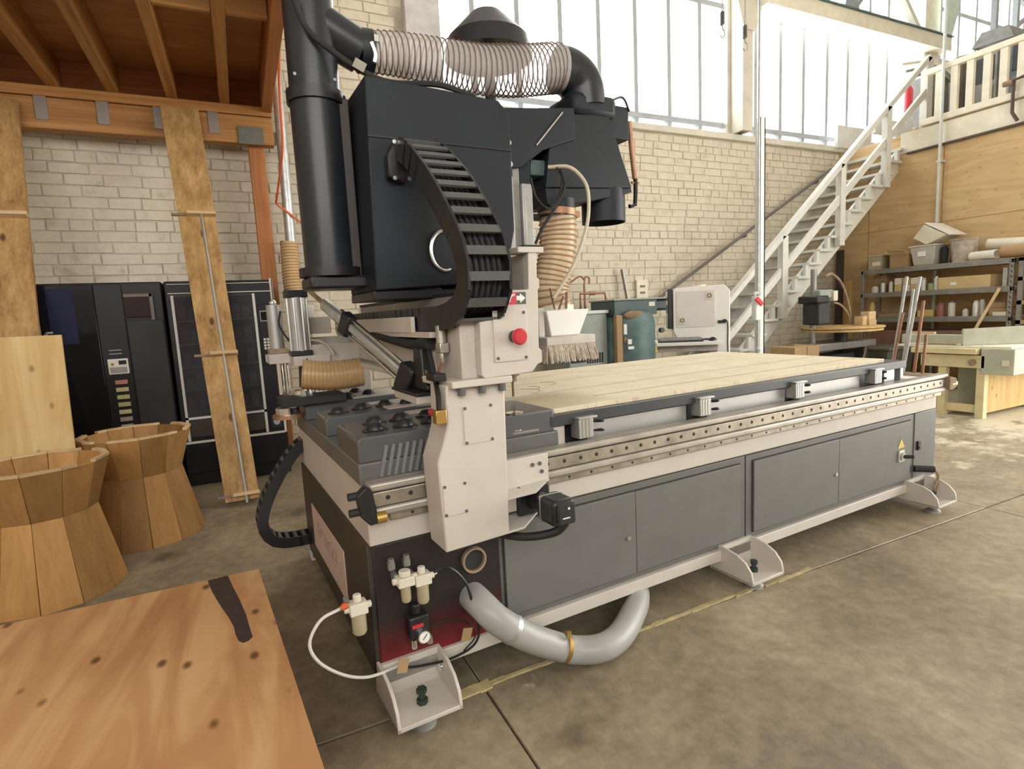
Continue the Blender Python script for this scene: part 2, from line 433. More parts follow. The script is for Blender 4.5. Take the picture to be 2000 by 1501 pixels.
for i in range(len(xs) - 1):
    for j in range(len(ys) - 1):
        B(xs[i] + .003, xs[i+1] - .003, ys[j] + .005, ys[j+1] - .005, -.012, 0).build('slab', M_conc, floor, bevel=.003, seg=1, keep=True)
# joint sealant, torn up at its near end
mb = MB(); x = .20; rj = random.Random(3)
while x < 2.2:
    d = .05 + rj.random() * .06; w = .006 + rj.random() * .008 + (.018 if .24 < x < .36 else 0); y = -.03 + (x - .2) * .004 + (rj.random() - .5) * .012
    mb.hexa([(x, y - w, -.004), (x + d, y - w * .8, -.004), (x + d, y + w, -.004), (x, y + w, -.004)], [(x, y - w, .006), (x + d, y - w * .8, .007), (x + d, y + w, .006), (x, y + w * .7, .005)]); x += d
mb.build('joint_sealant', M_tape, floor, label='yellowed sealant strip in the floor joint beside the machine')

# ---- back wall: painted brick below tall windows
def brickmat():
    m, nt, b = node_mat('painted_brick')
    mp = coords(nt, kind='Object', rand=True)
    n = N(nt, 'ShaderNodeTexNoise', i_Scale=7.0, i_Detail=7.0, i_Roughness=.65); nt.links.new(mp.outputs[0], n.inputs['Vector'])
    r = ramp(nt, n.outputs['Fac'], [(.26, (.50, .44, .34)), (.42, (.66, .60, .48)), (.7, (.74, .68, .56))])
    nt.links.new(r.outputs[0], b.inputs['Base Color']); b.inputs['Roughness'].default_value = .75
    n2 = N(nt, 'ShaderNodeTexNoise', i_Scale=38.0, i_Detail=5.0); nt.links.new(mp.outputs[0], n2.inputs['Vector'])
    bp = N(nt, 'ShaderNodeBump', i_Strength=.45, i_Distance=.008); nt.links.new(n2.outputs['Fac'], bp.inputs['Height']); nt.links.new(bp.outputs[0], b.inputs['Normal'])
    return m
M_brick = brickmat()
wall_back = struct(B(-7, 2.07, 4.712, 4.95, 0, 7.6).box(2.07, 18, 4.712, 4.95, 0, 3.86).build('wall_back', M_mortar, keep=True))
B(2.02, 18, 4.64, 4.97, 3.86, 3.95).build('window_sill', M_concrete_trim, wall_back, bevel=.01)
B(1.66, 2.07, 4.60, 4.712, 3.95, 7.6).build('pilaster', paint('pilaster_paint', (.60, .58, .60), .75, var=.15, bump=.3), wall_back, bevel=.008)
def to_px(p):
    d = Vector(p) - Vector((-.331, -1.919, 1.425)); z = d.dot(_f)
    return (1000 + 1097.5 * d.dot(_r2) / z, 750.5 - 1097.5 * d.dot(_u2) / z, z) if z > .1 else (-1, -1, 1)
CH, BL = .104, .30
rb = random.Random(11); cand = []; rest = MB()
zi = 0; z = 0.0
while z < 5.6:
    x = -3.0 - (BL / 2 if zi % 2 else 0)
    while x < 9.25:
        L = BL * (.84 + rb.random() * .3)
        if zi % 6 == 5: L *= .52
        x1 = min(x + L, 9.25)
        zt = z + CH - .010 - rb.random() * .006
        if (zt < 3.86 or x1 < 1.66) and x1 - x > .04:
            pr = .004 + rb.random() * .010
            cand.append((x + .004 + rb.random() * .004, x1 - .004 - rb.random() * .003, 4.712 - pr, z + rb.random() * .004, zt))
        x = x1 + .004
    z += CH; zi += 1
def brick_verts(c):
    x0, x1, y0, z0, z1 = c; r = random.Random(int(x0 * 1e4) + int(z0 * 1e5)); j = lambda s: (r.random() - .5) * s
    lo = [(x0 + j(.006), y0, z0 + j(.006)), (x1 + j(.006), y0, z0 + j(.006)), (x1 + j(.006), y0, z1 + j(.006)), (x0 + j(.006), y0, z1 + j(.006))]
    hi = [(x0 - .003, 4.716, z0 - .003), (x1 + .003, 4.716, z0 - .003), (x1 + .003, 4.716, z1 + .003), (x0 - .003, 4.716, z1 + .003)]
    return lo, hi
scored = []
for c in cand:
    u, v, d = to_px(((c[0] + c[1]) / 2, c[2], (c[3] + c[4]) / 2))
    seen = (20 < u < 615 and 235 < v < 560) or (1040 < u < 1640 and 230 < v < 680) or (640 < u < 870 and -10 < v < 75)
    hid = (u < 85 and v > 240) or (690 > u > 560 and v > 130)
    s = to_px((c[1], c[2], c[3]))[0] - to_px((c[0], c[2], c[3]))[0]
    scored.append((-(s / d) if seen and not hid else 0, c))
scored.sort(key=lambda t: t[0])
for k, (s, c) in enumerate(scored):
    lo, hi = brick_verts(c)
    if k < 300 and s < 0: MB().hexa(lo, hi).build('brick', M_brick, wall_back)
    else: rest.hexa(lo, hi)
rest.build('brickwork', M_brick, wall_back, kind='stuff')

# ---- windows above the sill
def window(name, x0, x1, muls, zs):
    w = bpy.data.objects.new(name, None); COL.objects.link(w); w['kind'] = 'structure'; w.location = (x0, 4.8, 3.95); ORG[w.name] = Vector((x0, 4.8, 3.95))
    xs = [x0] + muls + [x1]
    for x in muls: B(x - .032, x + .032, 4.76, 4.84, 3.95, 7.6).build('mullion', M_mullion, w)
    for a, zz in enumerate(zs[1:-1]): B(x0, x1, 4.75, 4.85, zz - .036, zz + .036).build('transom', M_mullion, w)
    B(x0, x1, 4.76, 4.84, 3.95, 3.99).build('frame', M_mullion, w)
    for i in range(len(xs) - 1):
        for j in range(len(zs) - 1):
            B(xs[i] + .012, xs[i+1] - .012, 4.797, 4.803, zs[j] + .012, zs[j+1] - .012).build('pane', M_glass, w)
window('window_1', 2.07, 6.62, [2.54, 3.145, 3.77, 4.365, 4.975, 5.57, 6.152], [3.95, 4.09, 5.78, 7.6])
window('window_2', 6.98, 11.15, [7.30, 7.858, 8.40, 8.98, 9.51, 10.08, 10.60], [3.95, 4.09, 5.78, 7.6])
window('window_3', 11.6, 17.9, [12.2, 12.8, 13.4, 14.0, 14.6, 15.2, 15.8, 16.4, 17.0, 17.5], [3.95, 4.09, 5.78, 6.7, 7.6])
# columns between the windows and the girder across them
c = MB(); c.box(6.64, 6.96, 4.70, 4.90, 3.95, 7.6); c.box(6.70, 6.74, 4.50, 4.70, 3.95, 7.6); c.box(6.86, 6.90, 4.50, 4.70, 3.95, 7.6); c.box(6.70, 6.90, 4.46, 4.50, 3.95, 7.6)
struct(c.build('trim_1', M_concrete_trim, bevel=.006))
c = MB(); c.prism([(6.55, 5.92), (7.05, 5.92), (7.05, 5.72), (6.92, 5.35), (6.68, 5.35), (6.55, 5.72)], 'y', 4.42, 4.458)
struct(c.build('trim_2', M_concrete_trim))
c = MB(); c.box(11.15, 11.6, 4.45, 4.90, 3.9, 7.6)
struct(c.build('trim_3', M_cream, bevel=.01))
c = MB(); c.box(6.96, 11.6, 4.25, 4.62, 5.66, 5.88)
g = struct(c.build('trim_4', M_cream, bevel=.006))
B(6.96, 11.6, 4.22, 4.60, 5.88, 5.90).build('top_flange', paint('dark_green_flange', (.10, .16, .15), .6), g)
gd = paint('truss_steel', (.32, .36, .38), .5, .3)
c = MB(); c.bar((9.0, 4.4, 5.92), (9.75, 4.4, 6.7), .09, .07); c.prism([(8.78, 5.91), (9.22, 5.91), (9.12, 6.15), (8.88, 6.15)], 'y', 4.36, 4.44); c.build('brace', gd, g)
MB().bar((10.0, 4.4, 6.75), (10.85, 4.4, 5.92), .10, .08).build('brace', M_concrete_trim, g)
c = MB(); c.prism([(11.5, 6.9), (12.05, 6.9), (11.62, 5.75), (11.5, 5.75)], 'y', 4.30, 4.34)
struct(c.build('trim_5', paint('pale_green_steel', (.55, .64, .56), .55), bevel=.004))

# ---- other sides of the hall
M_hall = paint('hall_wall_paint', (.62, .58, .50), .85, var=.1, scale=2)
M_ceil = paint('ceiling_boards', (.55, .52, .46), .85, var=.12, scale=2)
struct(B(-7, 9.6, -7.2, 4.95, 7.6, 7.75).box(9.6, 18, .4, 4.95, 7.6, 7.75).build('ceiling', M_ceil, keep=True))
struct(B(-7.1, -7, -7.2, 4.95, 0, 7.6).build('wall_left', M_hall, keep=True))
wf = MB(); wf.box(-7, 9.6, -7.4, -7.2, 0, 2.9); wf.box(-7, 9.6, -7.4, -7.2, 5.9, 7.6); wf.box(2.0, 9.6, -7.4, -7.2, 2.9, 5.9)
for k in range(4): wf.box(-7 + k * 3.0, -6.6 + k * 3.0, -7.4, -7.2, 2.9, 5.9)
struct(wf.build('wall_front', M_hall, keep=True))
we = MB(); we.box(16.0, 16.2, .4, 4.95, 0, 7.6); we.box(9.4, 9.6, -7.2, -6.4, 0, 7.6); we.box(9.4, 9.6, -6.4, .4, 5.0, 7.6); we.box(9.4, 16.2, .4, .6, 0, 7.6)
struct(we.build('wall_end', M_hall, keep=True))

# ---- plywood room wall at the right, balcony on top of it
wall_right = struct(B(9.28, 9.40, .6, 4.71, 0, 3.86).build('wall_right', W_pale('y'), keep=True))
for k, (y0, y1) in enumerate([(.6, .86), (.86, 1.96), (1.96, 3.07), (3.085, 4.16), (4.165, 4.70)]):
    B(9.262, 9.28, y0 + .003, y1 - .003, 0.0, 2.44).build('panel', M_ply_wall, wall_right)
    B(9.262, 9.28, y0 + .003, y1 - .003, 2.446, 3.56).build('panel', M_ply_wall, wall_right)
B(9.255, 9.28, .6, 3.70, 3.57, 3.88).build('fascia', M_cream, wall_right, bevel=.006)
balc = struct(B(9.28, 16.0, .6, 3.62, 3.80, 3.90).box(9.9, 16.0, 3.62, 4.64, 3.80, 3.90).build('floor_balcony', W_pale('x'), keep=True))
# iron pipe along the fascia and white conduit up the wall
c = MB(); c.tube([(9.23, .6, 3.57), (9.23, 3.58, 3.557)], .02, 8)
o = c.build('gas_pipe', paint('iron_pipe', (.10, .075, .06), .6)); tag(o, 'thin dark iron pipe running level along the top of the plywood wall', 'pipe')
c = MB(); c.tube([(9.165, 3.085, .0), (9.165, 3.085, 7.5)], .022, 8)
for zz in (1.0, 2.1, 3.3): c.box(9.14, 9.262, 3.05, 3.12, zz, zz + .03)
tag(c.build('conduit', M_pale_steel), 'tall pale conduit rising up the plywood wall past the balcony rail', 'pipe')
# balcony railing
rl = thing('balcony_railing', 'cream painted wooden balcony railing with flat balusters', 'railing', (9.24, 2.4, 3.9))
B(9.20, 9.29, .7, 3.34, 4.60, 4.68).build('top_rail', M_cream, rl, bevel=.006)
B(9.21, 9.28, .7, 3.40, 3.90, 3.99).build('bottom_rail', M_cream, rl, bevel=.006)
for y in (3.17, 2.97, 2.775, 2.575, 2.385, 2.19, 2.0, 1.8): B(9.215, 9.275, y - .045, y + .045, 3.99, 4.60).build('baluster', M_cream, rl, bevel=.004)

# ---- staircase along the back wall
st = thing('staircase', 'pale painted open wooden staircase climbing along the brick wall', 'stairs', (7.2, 4.15, 0))
RISE, RUN, X0 = .1925, .228, 5.10
NT = 20; YN, YF = 3.70, 4.60
for k in range(NT):
    x = X0 + k * RUN; zt = (k + 1) * RISE
    B(x - .03, x + .25, YN - .06, YF, zt - .038, zt).build('tread', M_stair, st, bevel=.004, seg=1)
    B(x + .13, x + .19, YN - .05, YN + .0, zt, zt + RISE - .038).build('tread_block', M_stair, st)
def slope(x): return (x - X0) * RISE / RUN + RISE
for yy in (YN + .02, YF - .05):
    c = MB(); a, b = X0 - .05, X0 + NT * RUN
    c.prism([(a, max(0, slope(a) - .22)), (a, slope(a) - .04), (b, slope(b) - .04), (b, slope(b) - .40), (X0 + .25, 0)], 'y', yy, yy + .045)
    c.build('stringer', M_stair, st, bevel=.003, seg=1)
for (x, h) in ((5.42, .86), (6.56, .86), (7.76, .88), (8.80, .9)):
    B(x - .055, x + .055, YN - .11, YN - .02, slope(x) - .28, slope(x) + h).build('post', M_stair, st, bevel=.005)
B(9.72, 9.86, YN - .11, YN, 3.6, 5.05).build('post', M_stair, st, bevel=.006)
MB().bar((5.05, YN - .065, slope(5.05) + .88), (9.80, YN - .065, slope(9.80) + .90), .09, .075).build('handrail', M_stair, st, bevel=.006)
MB().bar((5.05, YN - .065, slope(5.05) + .40), (9.80, YN - .065, slope(9.80) + .42), .05, .10).build('mid_rail', M_stair, st, bevel=.006)
B(8.95, 9.9, 3.9, 3.98, 3.94, 4.16).build('landing_board', M_stair, st, bevel=.005)
B(9.0, 9.9, 4.56, 4.62, 3.90, 4.26).build('landing_board', M_stair, st, bevel=.005)
c = MB(); c.tube([(4.95, 4.60, 1.40), (8.9, 4.60, 3.55)], .024, 8)
for t in (.12, .5, .92):
    p = Vector((4.95, 4.60, 1.40)).lerp(Vector((8.9, 4.60, 3.55)), t); c.tube([p, p + Vector((0, .0, -.05)), p + Vector((0, .10, -.06))], .014, 6)
tag(c.build('wall_handrail', paint('dark_handrail', (.16, .15, .14), .5)), 'dark round handrail bracketed to the brick wall beside the stairs', 'handrail')

# ---- timber loft at the upper left
lo = thing('timber_loft', 'rough timber storage loft with joists over a ledger beam', 'loft', (-1.5, 3.4, 3.2))
B(-5.2, .15, 4.37, 4.50, 3.20, 3.46).build('ledger_beam', W_fir('x'), lo, bevel=.006)
B(-5.2, .15, 4.35, 4.50, 3.465, 3.55).build('top_plate', W_fir('x'), lo, bevel=.005)
JX = (-2.52, -2.04, -1.59, -1.16, -.70, -.26)
for x in JX: B(x - .042, x + .042, 1.4, 4.60, 3.55, 3.83).build('joist', W_fir('y'), lo, bevel=.005)
B(.06, .15, 1.4, 4.60, 3.50, 3.86).build('rim_joist', W_redfir('y'), lo, bevel=.005)
for a, b in zip(JX, JX[1:] + (.10,)): B(a + .044, b - .044, 4.52, 4.57, 3.555, 3.83).build('header', W_redfir('x'), lo)
B(-.655, -.305, 2.66, 2.70, 3.57, 3.83).build('blocking', W_fir('x'), lo, bevel=.004)
B(-.215, .055, 2.64, 2.68, 3.57, 3.83).build('blocking', W_fir('x'), lo, bevel=.004)
for k, (y0, y1) in enumerate([(1.4, 2.3), (2.305, 3.5), (3.505, 4.6)]): B(-5.2, .15, y0, y1, 3.832, 3.855).build('deck_panel', M_ply_deck, lo)
MB().box(-.09, .055, 4.46, 4.60, 0, 3.20).build('post', W_redfir('z'), lo, bevel=.006)
for x in (-1.69, -1.25, -.82, -.375):
    B(x - .045, x + .045, 4.362, 4.372, 3.27, 3.55).build('joist_hanger', paint('dull_hanger', (.27, .24, .21), .5, .5) if 'dull_hanger' not in MATS else MATS['dull_hanger'], lo, bevel=.002)
B(-.172, .055, 4.355, 4.37, 3.19, 3.355).build('splice_plate', paint('weathered_plate', (.17, .17, .145), .6, .5, var=.2), lo, bevel=.003)
# ================================================================== THE ROUTER (own frame: x along the bed, y across, z up)
MR = thing('cnc_router', 'long white and graphite gantry router with a black dust hood over its bed', 'router', (0, 0, 0), R(3.59645), local=True)
L, W = 3.867, 1.461
def panelmat():
    m, nt, b = node_mat('black_to_red_panel')
    mp = coords(nt); sp = N(nt, 'ShaderNodeSeparateXYZ'); nt.links.new(mp.outputs[0], sp.inputs[0])
    n = N(nt, 'ShaderNodeTexNoise', i_Scale=5.0, i_Detail=4.0); nt.links.new(mp.outputs[0], n.inputs['Vector'])
    ad = N(nt, 'ShaderNodeMath', operation='MULTIPLY_ADD'); ad.inputs[1].default_value = .08; nt.links.new(n.outputs['Fac'], ad.inputs[0]); nt.links.new(sp.outputs[2], ad.inputs[2])
    r = ramp(nt, ad.outputs[0], [(.06, (.20, .012, .016)), (.16, (.085, .010, .012)), (.27, (.018, .014, .014))])
    nt.links.new(r.outputs[0], b.inputs['Base Color']); b.inputs['Roughness'].default_value = .45
    return m
M_panel = panelmat()
# ---- base cabinet
B(0, L, .02, W - .02, .13, .64).build('base_cabinet', M_grey, MR, bevel=.004)
B(.0, L, -.012, .05, .122, .178).build('bottom_strip', M_white, MR, bevel=.003)
B(.0, L, W - .05, W + .012, .122, .178).build('bottom_strip', M_white, MR, bevel=.003)
B(0.003, .50, .004, .022, .135, .636).build('pneumatic_panel', M_panel, MR, bevel=.003)
B(-.012, .004, .02, W - .02, .13, .64).build('end_panel', paint('end_panel_brown_black', (.050, .038, .030), .5, var=.2, scale=3), MR, bevel=.003)
B(3.60, L + .004, .0, .022, .135, .636).build('side_panel', M_grey, MR, bevel=.003)
dec = B(-.017, -.012, .42, 1.17, .245, .475).build('nameplate', paint('nameplate_pale', (.62, .46, .38), .55, var=.08), MR, bevel=.002)
rr_ = random.Random(5); mbp = MB(); y = 1.02
while y > .55:   # worn, unreadable lettering on the plate
    w = .02 + rr_.random() * .03; z0 = .33 + rr_.random() * .015; h = .05 + rr_.random() * .03
    mbp.box(-.0185, -.0168, y - .012, y, z0, z0 + h); mbp.box(-.0185, -.0168, y - w, y, z0 + h - .012, z0 + h)
    if rr_.random() > .4: mbp.box(-.0185, -.0168, y - w, y, z0 + h * .4, z0 + h * .4 + .012)
    y -= w + .018
mbp.build('worn_lettering', paint('worn_lettering_brown', (.42, .29, .23), .6), dec)
M_door = paint('graphite_door_paint', (.15, .15, .14), .45, var=.08, bump=.05, bscale=300)
M_gap = paint('door_gap', (.03, .03, .03), .8)
for x0, x1 in ((.50, 1.945), (1.955, 3.60)): B(x0, x1, .006, .021, .185, .632).build('door_frame', M_grey, MR, bevel=.002)
for x0, x1 in ((.52, 1.90), (2.005, 3.545)): B(x0 - .006, x1 + .006, .003, .007, .208, .602).build('door_gasket', M_gap, MR)
for x0, x1, lx in ((.52, 1.1955, 1.15), (1.1985, 1.90, None), (2.005, 2.7525, 2.722), (2.7555, 3.545, None)):
    d = B(x0, x1, -.006, .006, .213, .597).build('door', M_door, MR, bevel=.002)
    if lx:
        MB().cyl((lx, -.006, .39), (lx, -.013, .39), .011, seg=14).box(lx - .002, lx + .002, -.0145, -.013, .382, .398).build('latch', M_chrome, d)
# isolator switch and sockets
sw = B(3.395, 3.455, -.016, -.006, .345, .42).build('isolator_switch', M_foam, MR, bevel=.002)
MB().cyl((3.425, -.016, .38), (3.425, -.026, .38), .026).build('switch_ring', M_alu, sw)
MB().bar((3.425, -.022, .38), (3.475, -.060, .378), .018, .022).build('switch_handle', M_matte, sw, bevel=.003)
MB().prism([(3.385, .435), (3.465, .435), (3.425, .495)], 'y', -.009, -.006).build('warning_triangle', paint('warning_yellow', (.62, .52, .10), .5), MR)
B(3.63, 3.665, -.012, 0, .385, .445).box(3.636, 3.659, -.015, -.012, .393, .412).build('rocker_switch', M_black, MR, bevel=.002)
c = MB(); c.cyl((3.60, -.002, .265), (3.70, -.075, .258), .022, seg=10)
plug = c.build('power_plug', M_matte, MR, label='grey power plug with its cord looped down')
MB().tube(spline([(3.70, -.075, .258), (3.725, -.09, .22), (3.72, -.09, .16), (3.68, -.10, .115), (3.66, -.10, .14), (3.69, -.10, .18), (3.72, -.09, .165)], 8), .008, 6).build('power_cord', M_dust, plug)
# ports on the near panel
for (x, z) in ((.385, .492), (.372, .345)): MB().pipe((x, -.014, z), (x, .03, z), .050, .042, 24).build('port_ring', M_dust, MR)
for (x, z) in ((.385, .492), (.372, .345)): MB().cyl((x, .001, z), (x, .0035, z), .043, seg=24).build('port_opening', M_gap, MR)
# ---- white upper bed and rails
B(-.004, L, .0, W, .638, .85).build('bed_frame', M_white, MR, bevel=.006)
for s in (0, 1):
    Y = (lambda a: a) if s == 0 else (lambda a: W - a)
    def yb(x0, x1, a, b, z0, z1): a, b = sorted((Y(a), Y(b))); return B(x0, x1, a, b, z0, z1)
    yb(.0, L + .03, -.050, .02, .846, .874).build('rail_cover', M_railbody, MR, bevel=.008)
    yb(.01, L + .03, -.042, .0, .790, .842).build('guide_rail', M_rail, MR, bevel=.004)
    yb(.0, L + .03, -.050, .0, .757, .788).build('rack_bar', M_railbody, MR, bevel=.009)
    yb(.07, L + .0, -.026, .0, .728, .756).build('lower_rail', M_rail, MR, bevel=.003)
c = MB()
for k in range(47):
    x = .062 + k * .0815; c.cyl((x, -.0428, .818), (x, -.0415, .818), .0085, seg=10)
for k in range(33):
    x = .15 + k * .113; c.cyl((x, -.0268, .742), (x, -.0255, .742), .006, seg=8)
c.build('rail_bolts', M_gap, MR, kind='stuff')
c = MB(); c.prism([(-.05, .85), (-.02, .875), (.0, .865), (.012, .80), (.012, .745), (-.012, .742), (-.04, .775)], 'y', -.075, -.035)
es = c.build('rail_end_stop', M_black, MR, bevel=.004)
for z in (.848, .792): MB().cyl((-.075, -.055, z), (-.03, -.055, z), .014, seg=8).build('buffer', M_matte, es)
MB().cyl((.012, -.056, .758), (.045, -.056, .758), .02, seg=14).build('end_stop_bush', M_brass, es)
c = MB(); c.prism([(L + .01, .86), (L + .10, .84), (L + .11, .78), (L + .06, .765), (L + .01, .765)], 'y', -.07, -.01); c.build('rail_end_cap', M_dust, MR, bevel=.006)
MB().cyl((L + .05, -.045, .80), (L + .115, -.045, .80), .026, seg=14).build('end_cap_bush', M_brass, MR)
# ---- loading end: graphite housing with ball rollers
B(-.012, .82, .03, W - .03, .85, .93).build('loader_housing', M_grey, MR, bevel=.006)
def loader_block(y0, y1, zt, x0, nm='loader_block'):
    c = MB(); c.prism([(x0, .93), (x0, zt - .012), (x0 + .012, zt), (.80, zt), (.80, .93)], 'y', y0, y1)
    return c.build(nm, M_grey_gloss, MR, bevel=.006)
b1 = loader_block(.03, .36, 1.022, -.010)
b2 = loader_block(.60, .84, 1.012, -.008)
b3 = loader_block(1.10, W - .03, 1.012, -.008)
c = MB(); c.prism([(.35, .93), (.50, .93), (.50, .99), (.46, 1.018), (.35, 1.018)], 'x', .20, .80); c.build('loader_step', M_grey, MR, bevel=.004)
c = MB(); c.prism([(.83, .93), (.97, .93), (.97, .99), (.93, 1.008), (.83, 1.008)], 'x', .16, .80); c.build('loader_step', M_grey, MR, bevel=.004)
for y0, y1, x0, z in ((.385, .455, .30, 1.019), (.62, .82, .28, 1.013), (.86, .925, .26, 1.009), (1.12, 1.40, .24, 1.013)):  # white strips paint the window's reflection onto the glossy graphite tops
    B(x0, .80, y0, y1, z - .001, z + .004).build('sheen_strip', M_white, MR, bevel=.001)
proto = None
for (x, y, z) in ((.082, .13, 1.022), (.195, .125, 1.022), (.305, .122, 1.022), (.118, .27, 1.022), (.222, .262, 1.022), (.335, .265, 1.022),
                  (.071, .70, 1.012), (.187, .735, 1.012), (.304, .75, 1.012), (.40, .715, 1.012), (.20, 1.36, 1.012), (.229, 1.19, 1.012), (.309, 1.355, 1.012), (.348, 1.22, 1.012)):
    if proto is None:
        q = MB(); q.lathe([(0, 0), (.047, 0), (.047, .004), (.034, .006), (.031, .016), (.020, .027), (0, .031)], (0, 0, 0), 18)
        proto = q.build('ball_roller', M_black, MR); proto.location = (x, y, z)
    else:
        o = proto.copy(); COL.objects.link(o); o.location = (x, y, z)
for k in range(10):
    x = .062 + k * .026
    MB().bar((x, .026, .875), (x + .028, .026, .985), .010, .0125, up=(1, 0, 0)).build('louvre', M_galv if False else paint('louvre_edge', (.20, .205, .205), .4) if k == 0 else MATS['louvre_edge'], MR)
B(.205, .245, .024, .03, .862, .868).build('maker_tag', M_alu, MR)
# ---- machining table
B(.83, 3.50, .10, W - .10, .85, .945).build('table_beam', M_black, MR)
B(.775, 3.53, .03, W - .03, .945, .992).build('table_top', paint('phenolic_table', (.045, .050, .058), .38, var=.12), MR, bevel=.003)
def sparemat():
    m, nt, b = node_mat('spoilboard_mdf')
    mp = coords(nt); n = N(nt, 'ShaderNodeTexNoise', i_Scale=5.0, i_Detail=6.0); nt.links.new(mp.outputs[0], n.inputs['Vector'])
    r = ramp(nt, n.outputs['Fac'], [(.3, (.66, .58, .41)), (.7, (.76, .68, .50))])
    st = coords(nt, (3.0, 7.0, 1.0)); n2 = N(nt, 'ShaderNodeTexNoise', i_Scale=2.0, i_Detail=2.0, i_Distortion=3.0); nt.links.new(st.outputs[0], n2.inputs['Vector'])
    sub = N(nt, 'ShaderNodeMath', operation='SUBTRACT'); sub.inputs[1].default_value = .5; nt.links.new(n2.outputs['Fac'], sub.inputs[0])
    ab = N(nt, 'ShaderNodeMath', operation='ABSOLUTE'); nt.links.new(sub.outputs[0], ab.inputs[0])
    rk = ramp(nt, ab.outputs[0], [(.004, (.55, .52, .50)), (.012, (1, 1, 1))])
    mm = N(nt, 'ShaderNodeMix', data_type='RGBA', blend_type='MULTIPLY'); mm.inputs[0].default_value = .55
    nt.links.new(r.outputs[0], mm.inputs[6]); nt.links.new(rk.outputs[0], mm.inputs[7])
    nt.links.new(mm.outputs[2], b.inputs['Base Color']); b.inputs['Roughness'].default_value = .7
    return m
c = MB(); c.prism([(.83, .072), (3.345, .072), (3.352, 1.38), (.81, 1.385), (.81, .095)], 'z', .992, 1.014)
spb = c.build('spoilboard', sparemat(), MR, bevel=.0015, seg=1)
M_groove = paint('routed_groove', (.34, .24, .13), .9)
for y, x0, x1 in ((.22, 1.15, 3.30), (.235, 1.15, 3.30), (.48, .82, 3.20), (.51, 1.1, 3.30), (.86, .82, 2.9), (1.12, .9, 3.3)):
    B(x0, x1, y, y + .003, 1.0135, 1.0146).build('groove', M_groove, spb)
for k, (x, r_) in enumerate(((.93, .16), (1.05, .10), (1.18, .13))):
    q = MB(); q.tube([(x + r_ * math.cos(a), .62 + .09 * k + r_ * .7 * math.sin(a), 1.0142) for a in [R(t) for t in range(-70, 60, 10)]], .0018, 4); q.build('groove', M_groove, spb)
for x0, x1 in ((.99, 1.59), (1.735, 2.345), (2.47, 3.06)): B(x0, x1, .062, .10, .852, .937).build('table_side_plate', M_alu, MR, bevel=.002)
B(3.50, 3.535, .05, W - .05, .852, .945).build('table_end_plate', M_alu, MR, bevel=.002)
B(.775, .862, .045, .13, .850, .946).build('table_bracket', M_white, MR, bevel=.003)
B(3.30, 3.42, .045, .13, .850, .946).build('table_bracket', M_alu, MR, bevel=.003)
for x in (.905, 1.62, 2.35, 3.115):
    cl = B(x, x + .075, .0, .062, .882, .965).build('side_clamp', M_alu, MR, bevel=.003)
    B(x - .004, x + .095, -.004, .07, .965, .974).build('clamp_cap', M_alu, cl, bevel=.002)
    for k in range(3): B(x + .016 + k * .018, x + .022 + k * .018, -.002, .0, .886, .962).build('clamp_flute', M_steel, cl)
    for z in (.945, .905): MB().tube(spline([(x + .075, .02, z), (x + .11, .0, z + .006), (x + .135, .012, z - .004), (x + .12, .055, z - .01)], 6), .0045, 6).build('air_line', M_black, cl)
kn = MB().lathe([(0, 0), (.030, 0), (.030, .004), (.012, .012), (.012, .05), (.009, .05), (.009, .062), (.034, .066), (.036, .072), (0, .074)], (.628, .055, .955), 20).build('levelling_knob', M_chrome, MR)
B(.60, .73, .03, .12, .938, .955).build('knob_rest', M_steel, MR, bevel=.004)
B(3.56, L - .01, .02, W - .02, .850, .868).build('rear_deck', M_white_print, MR, bevel=.002)
MB().cyl((3.63, .30, .868), (3.63, .30, .925), .045, seg=18).build('rear_cup', M_white_print, MR)
B(3.70, L - .02, .0, .30, .868, .876).build('rear_plate', M_dust, MR)
# ---- feet
def foot(x0, yf):
    s = 1 if yf == 0 else -1
    f_ = lambda y: yf - s * (-y) if s == 1 else yf + (-y)
    Y = (lambda y: y) if s == 1 else (lambda y: W - y)
    c = MB(); a, b = sorted((Y(-.20), Y(.06))); c.box(x0, x0 + .235, a, b, .062, .078)
    ft = c.build('foot_bracket', M_white, MR, bevel=.003)
    for xx in (x0, x0 + .223):
        prof = [(Y(.05), .065), (Y(-.20), .065), (Y(-.20), .082), (Y(-.19), .125), (Y(-.155), .165), (Y(-.10), .19), (Y(-.03), .20), (Y(.05), .20)]
        MB().prism(prof, 'x', xx, xx + .012).build('gusset', M_white, ft, bevel=.002)
    a, b = sorted((Y(-.012), Y(.004))); B(x0 + .012, x0 + .223, a, b, .078, .20).build('foot_back', M_white, ft)
    xc = x0 + .117; yc = Y(-.115)
    MB().cyl((xc, yc, .078), (xc, yc, .096), .020, seg=6).cyl((xc, yc, .096), (xc, yc, .118), .012, seg=10).cyl((xc, yc, .118), (xc, yc, .134), .019, seg=6).build('jack_bolt', paint('dark_green_bolt', (.02, .04, .03), .5) if 'dark_green_bolt' not in MATS else MATS['dark_green_bolt'], ft)
    MB().lathe([(0, 0), (.045, 0), (.045, .01), (.016, .026), (.014, .062), (0, .062)], (xc, yc, 0), 16).build('levelling_pad', M_galv, ft)
for x0 in (-.012, 1.745, 3.50):
    foot(x0, 0); foot(x0, 1)
